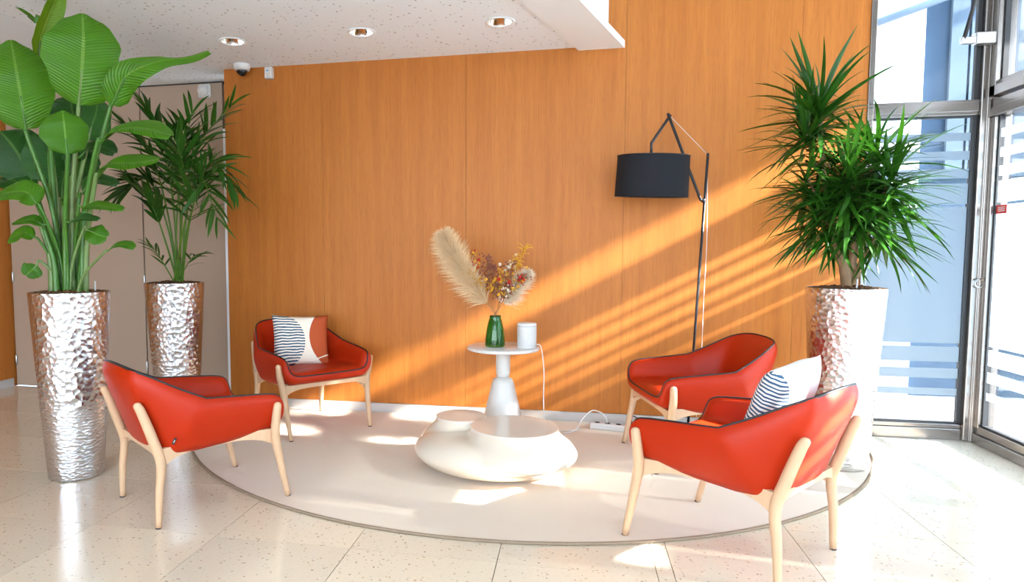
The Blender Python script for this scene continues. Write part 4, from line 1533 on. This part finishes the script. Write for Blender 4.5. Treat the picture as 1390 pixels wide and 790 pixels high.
# ---- dracaena
PC = Vector((1.472, 4.10, 0.0115))
pc = empty('potted_dracaena', PC)
tag(pc, 'bushy dragon tree with narrow leaves in a hammered planter by the window', 'potted plant', 'plants in tall hammered planters')
planter(pc)
pebbles(pc, 8)
gauge(pc, .015, -.10, .004, .05)
HEADS = [
    ([1.309, 4.12, 2.00], 0.42, 1.0), ([1.235, 4.08, 1.86], 0.34, .7), ([1.387, 4.15, 1.74], 0.38, .8),
    ([1.426, 4.0, 1.64], 0.40, 1.0), ([1.600, 4.12, 1.755], 0.40, 1.0), ([1.640, 4.02, 1.63], 0.40, 1.0),
    ([1.235, 4.05, 1.64], 0.30, .6), ([1.29, 4.05, 1.50], 0.30, .5), ([1.389, 4.1, 1.47], 0.36, .9), ([1.640, 4.12, 1.45], 0.36, .9), ([1.475, 3.98, 1.51], 0.36, .8),
]
trunks = [
    ([(1.478, 4.10, .96), (1.466, 4.10, 1.09), (1.427, 4.10, 1.215), (1.386, 4.10, 1.317), (1.345, 4.11, 1.60), (1.309, 4.12, 1.99)], .030, .012),
    ([(1.490, 4.09, .96), (1.547, 4.10, 1.155), (1.630, 4.11, 1.335), (1.640, 4.12, 1.44)], .016, .010),
    ([(1.500, 4.12, .96), (1.500, 4.11, 1.215), (1.487, 4.06, 1.376), (1.430, 4.0, 1.63)], .018, .010),
    ([(1.505, 4.13, .98), (1.530, 4.13, 1.30), (1.570, 4.13, 1.55), (1.600, 4.12, 1.745)], .014, .010),
    ([(1.535, 4.10, 1.20), (1.580, 4.06, 1.40), (1.640, 4.02, 1.62)], .010, .008),
    ([(1.386, 4.10, 1.317), (1.395, 4.10, 1.38), (1.389, 4.1, 1.45)], .012, .008),
    ([(1.350, 4.11, 1.58), (1.28, 4.09, 1.72), (1.235, 4.08, 1.85)], .010, .008),
    ([(1.370, 4.10, 1.40), (1.29, 4.08, 1.53), (1.235, 4.05, 1.63)], .009, .007),
    ([(1.386, 4.10, 1.317), (1.33, 4.07, 1.41), (1.29, 4.05, 1.49)], .009, .007),
    ([(1.345, 4.11, 1.55), (1.37, 4.14, 1.64), (1.387, 4.15, 1.73)], .010, .008),
    ([(1.490, 4.06, 1.36), (1.48, 4.0, 1.43), (1.475, 3.98, 1.50)], .010, .008),
]
for pts, ra, rb_ in trunks:
    cv = cat_rom([Vector(p) - PC for p in pts], 20)
    MB().tube(cv, [ra + (rb_ - ra) * q / 19 + .0015 * math.sin(q * 2.1) for q in range(20)], 10).build('trunk', M['bark'], pc, True)
ELEV = [75, 55, 38, 22, 8, -8, -26, -45]
DRB = {}
for e in ELEV:
    for q, dr in enumerate((0.35, 0.8)):
        DRB[(e, q)] = blade(1.0, .068, R(e), dr * (1.0 if e > -20 else .55), 7, .75, 'leaf', M['drac'])
leaves = []
for c, L, dens in HEADS:
    c = Vector(c) - PC
    top = c.z > 1.8
    for k_ in range(int(92 * dens)):
        e = rnd.choice(ELEV if not top else ELEV[:7])
        if not top:
            e = rnd.choice(ELEV[1:] + ELEV[4:])
        az = rnd.uniform(0, 2 * math.pi)
        z_off = -.16 * (1 - (e + 45) / 120) + rnd.uniform(-.02, .02)
        leaves.append((c + Vector((0, 0, z_off)), e, rnd.choice((0, 1)), az, L * rnd.uniform(.72, 1.12)))
rnd.shuffle(leaves)
leaves.sort(key=lambda q: (q[0].y + PC.y) + math.sin(q[3]) * q[4] * .8)   # nearest to the room first
rest = MB()
for i, (p, e, q, az, L) in enumerate(leaves):
    mt = Matrix.Translation(p) @ Matrix.Rotation(az, 4, 'Z') @ Matrix.Rotation(rnd.uniform(-.5, .5), 4, 'X') @ Matrix.Diagonal((L, L, L, 1))
    # keep clear of the oak wall and the glass
    tipx = p.x + PC.x + math.cos(az) * L * math.cos(R(e))
    tipy = p.y + PC.y + math.sin(az) * L * math.cos(R(e))
    if tipy > WALL_Y - .02 or tipx > WIN_X - .06:
        continue
    if i < 300:
        o = link('leaf', DRB[(e, q)], None, pc)
        o.matrix_local = mt
    else:
        me = DRB[(e, q)]
        rest.add([mt @ v.co for v in me.vertices], [tuple(f.vertices) for f in me.polygons])
if rest.v:
    o = rest.build('inner_foliage', M['drac'], pc, True)
    o['kind'] = 'stuff'

# ================================================================== CEILING AND WALL FITTINGS
for i, (x, y) in enumerate(spot_all):
    d = empty('downlight', (x, y, CZ))
    tag(d, ['recessed chrome downlight nearest the dome camera', 'recessed chrome downlight in the middle of the row of three', 'recessed chrome downlight nearest the ceiling edge',
            'recessed downlight in the rear row over the left seat', 'recessed downlight in the rear row over the rug'][i], 'downlight', 'downlights in the low ceiling')
    MB().lathe([(.0765, .0), (.0900, -.001), (.0900, -.005), (.078, -.006), (.0755, .0)], 48, (0, 0, 0), False, False).build('trim_ring', M['white_board'], d, True)
    MB().lathe([(.0765, -.002), (.072, .025), (.055, .085), (.045, .105)], 48, (0, 0, 0), False, False).build('reflector', M['chrome'], d, True)
    MB().lathe([(.046, .100), (.046, .110)], 32).build('lens', M['lens'], d)

dc = empty('dome_camera', (-2.438, 4.70, CZ))
tag(dc, 'white dome security camera under the ceiling above the left armchair', 'security camera')
MB().lathe([(.058, 0), (.060, -.004), (.060, -.030), (.054, -.042), (.045, -.046)][::-1], 40).build('housing', M['white_plastic'], dc, True)
MB().lathe([(max(.0005, .040 * math.cos(a)), -.044 - .040 * math.sin(a)) for a in [i * math.pi / 2 / 10 for i in range(11)]][::-1], 32).build('dome', M['black_plastic'], dc, True)
ws = empty('wall_sensor', (-2.257, WALL_Y - 0.022, 2.546))
tag(ws, 'small white alarm sensor on the oak wall under the ceiling', 'sensor')
bevel(MB().box(-.030, .030, -.022, .022, -.043, .043).build('casing', M['white_plastic'], ws), .008, 3)
MB().box(-.014, .006, -.0232, -.0222, .010, .018).build('blue_logo', M['blue_print'], ws)
MB().box(-.012, .012, -.0245, -.022, -.038, -.006).build('sensor_window', M['white_satin'], ws)
al = empty('wall_beacon', (-2.985, DOOR_Y - .001, 2.527))
tag(al, 'round white alarm beacon high above the service door', 'alarm')
bevel(MB().box(-.055, .055, -.03, 0, -.055, .055).build('back_box', M['white_plastic'], al), .018, 4)
bc = MB().lathe([(.046, 0), (.046, .018), (.038, .024), (.028, .026), (.026, .034), (.012, .038)], 32).build('beacon', M['white_plastic'], al, True)
bc.rotation_euler = (R(90), 0, 0)
bc.location = (0, -.03, 0)
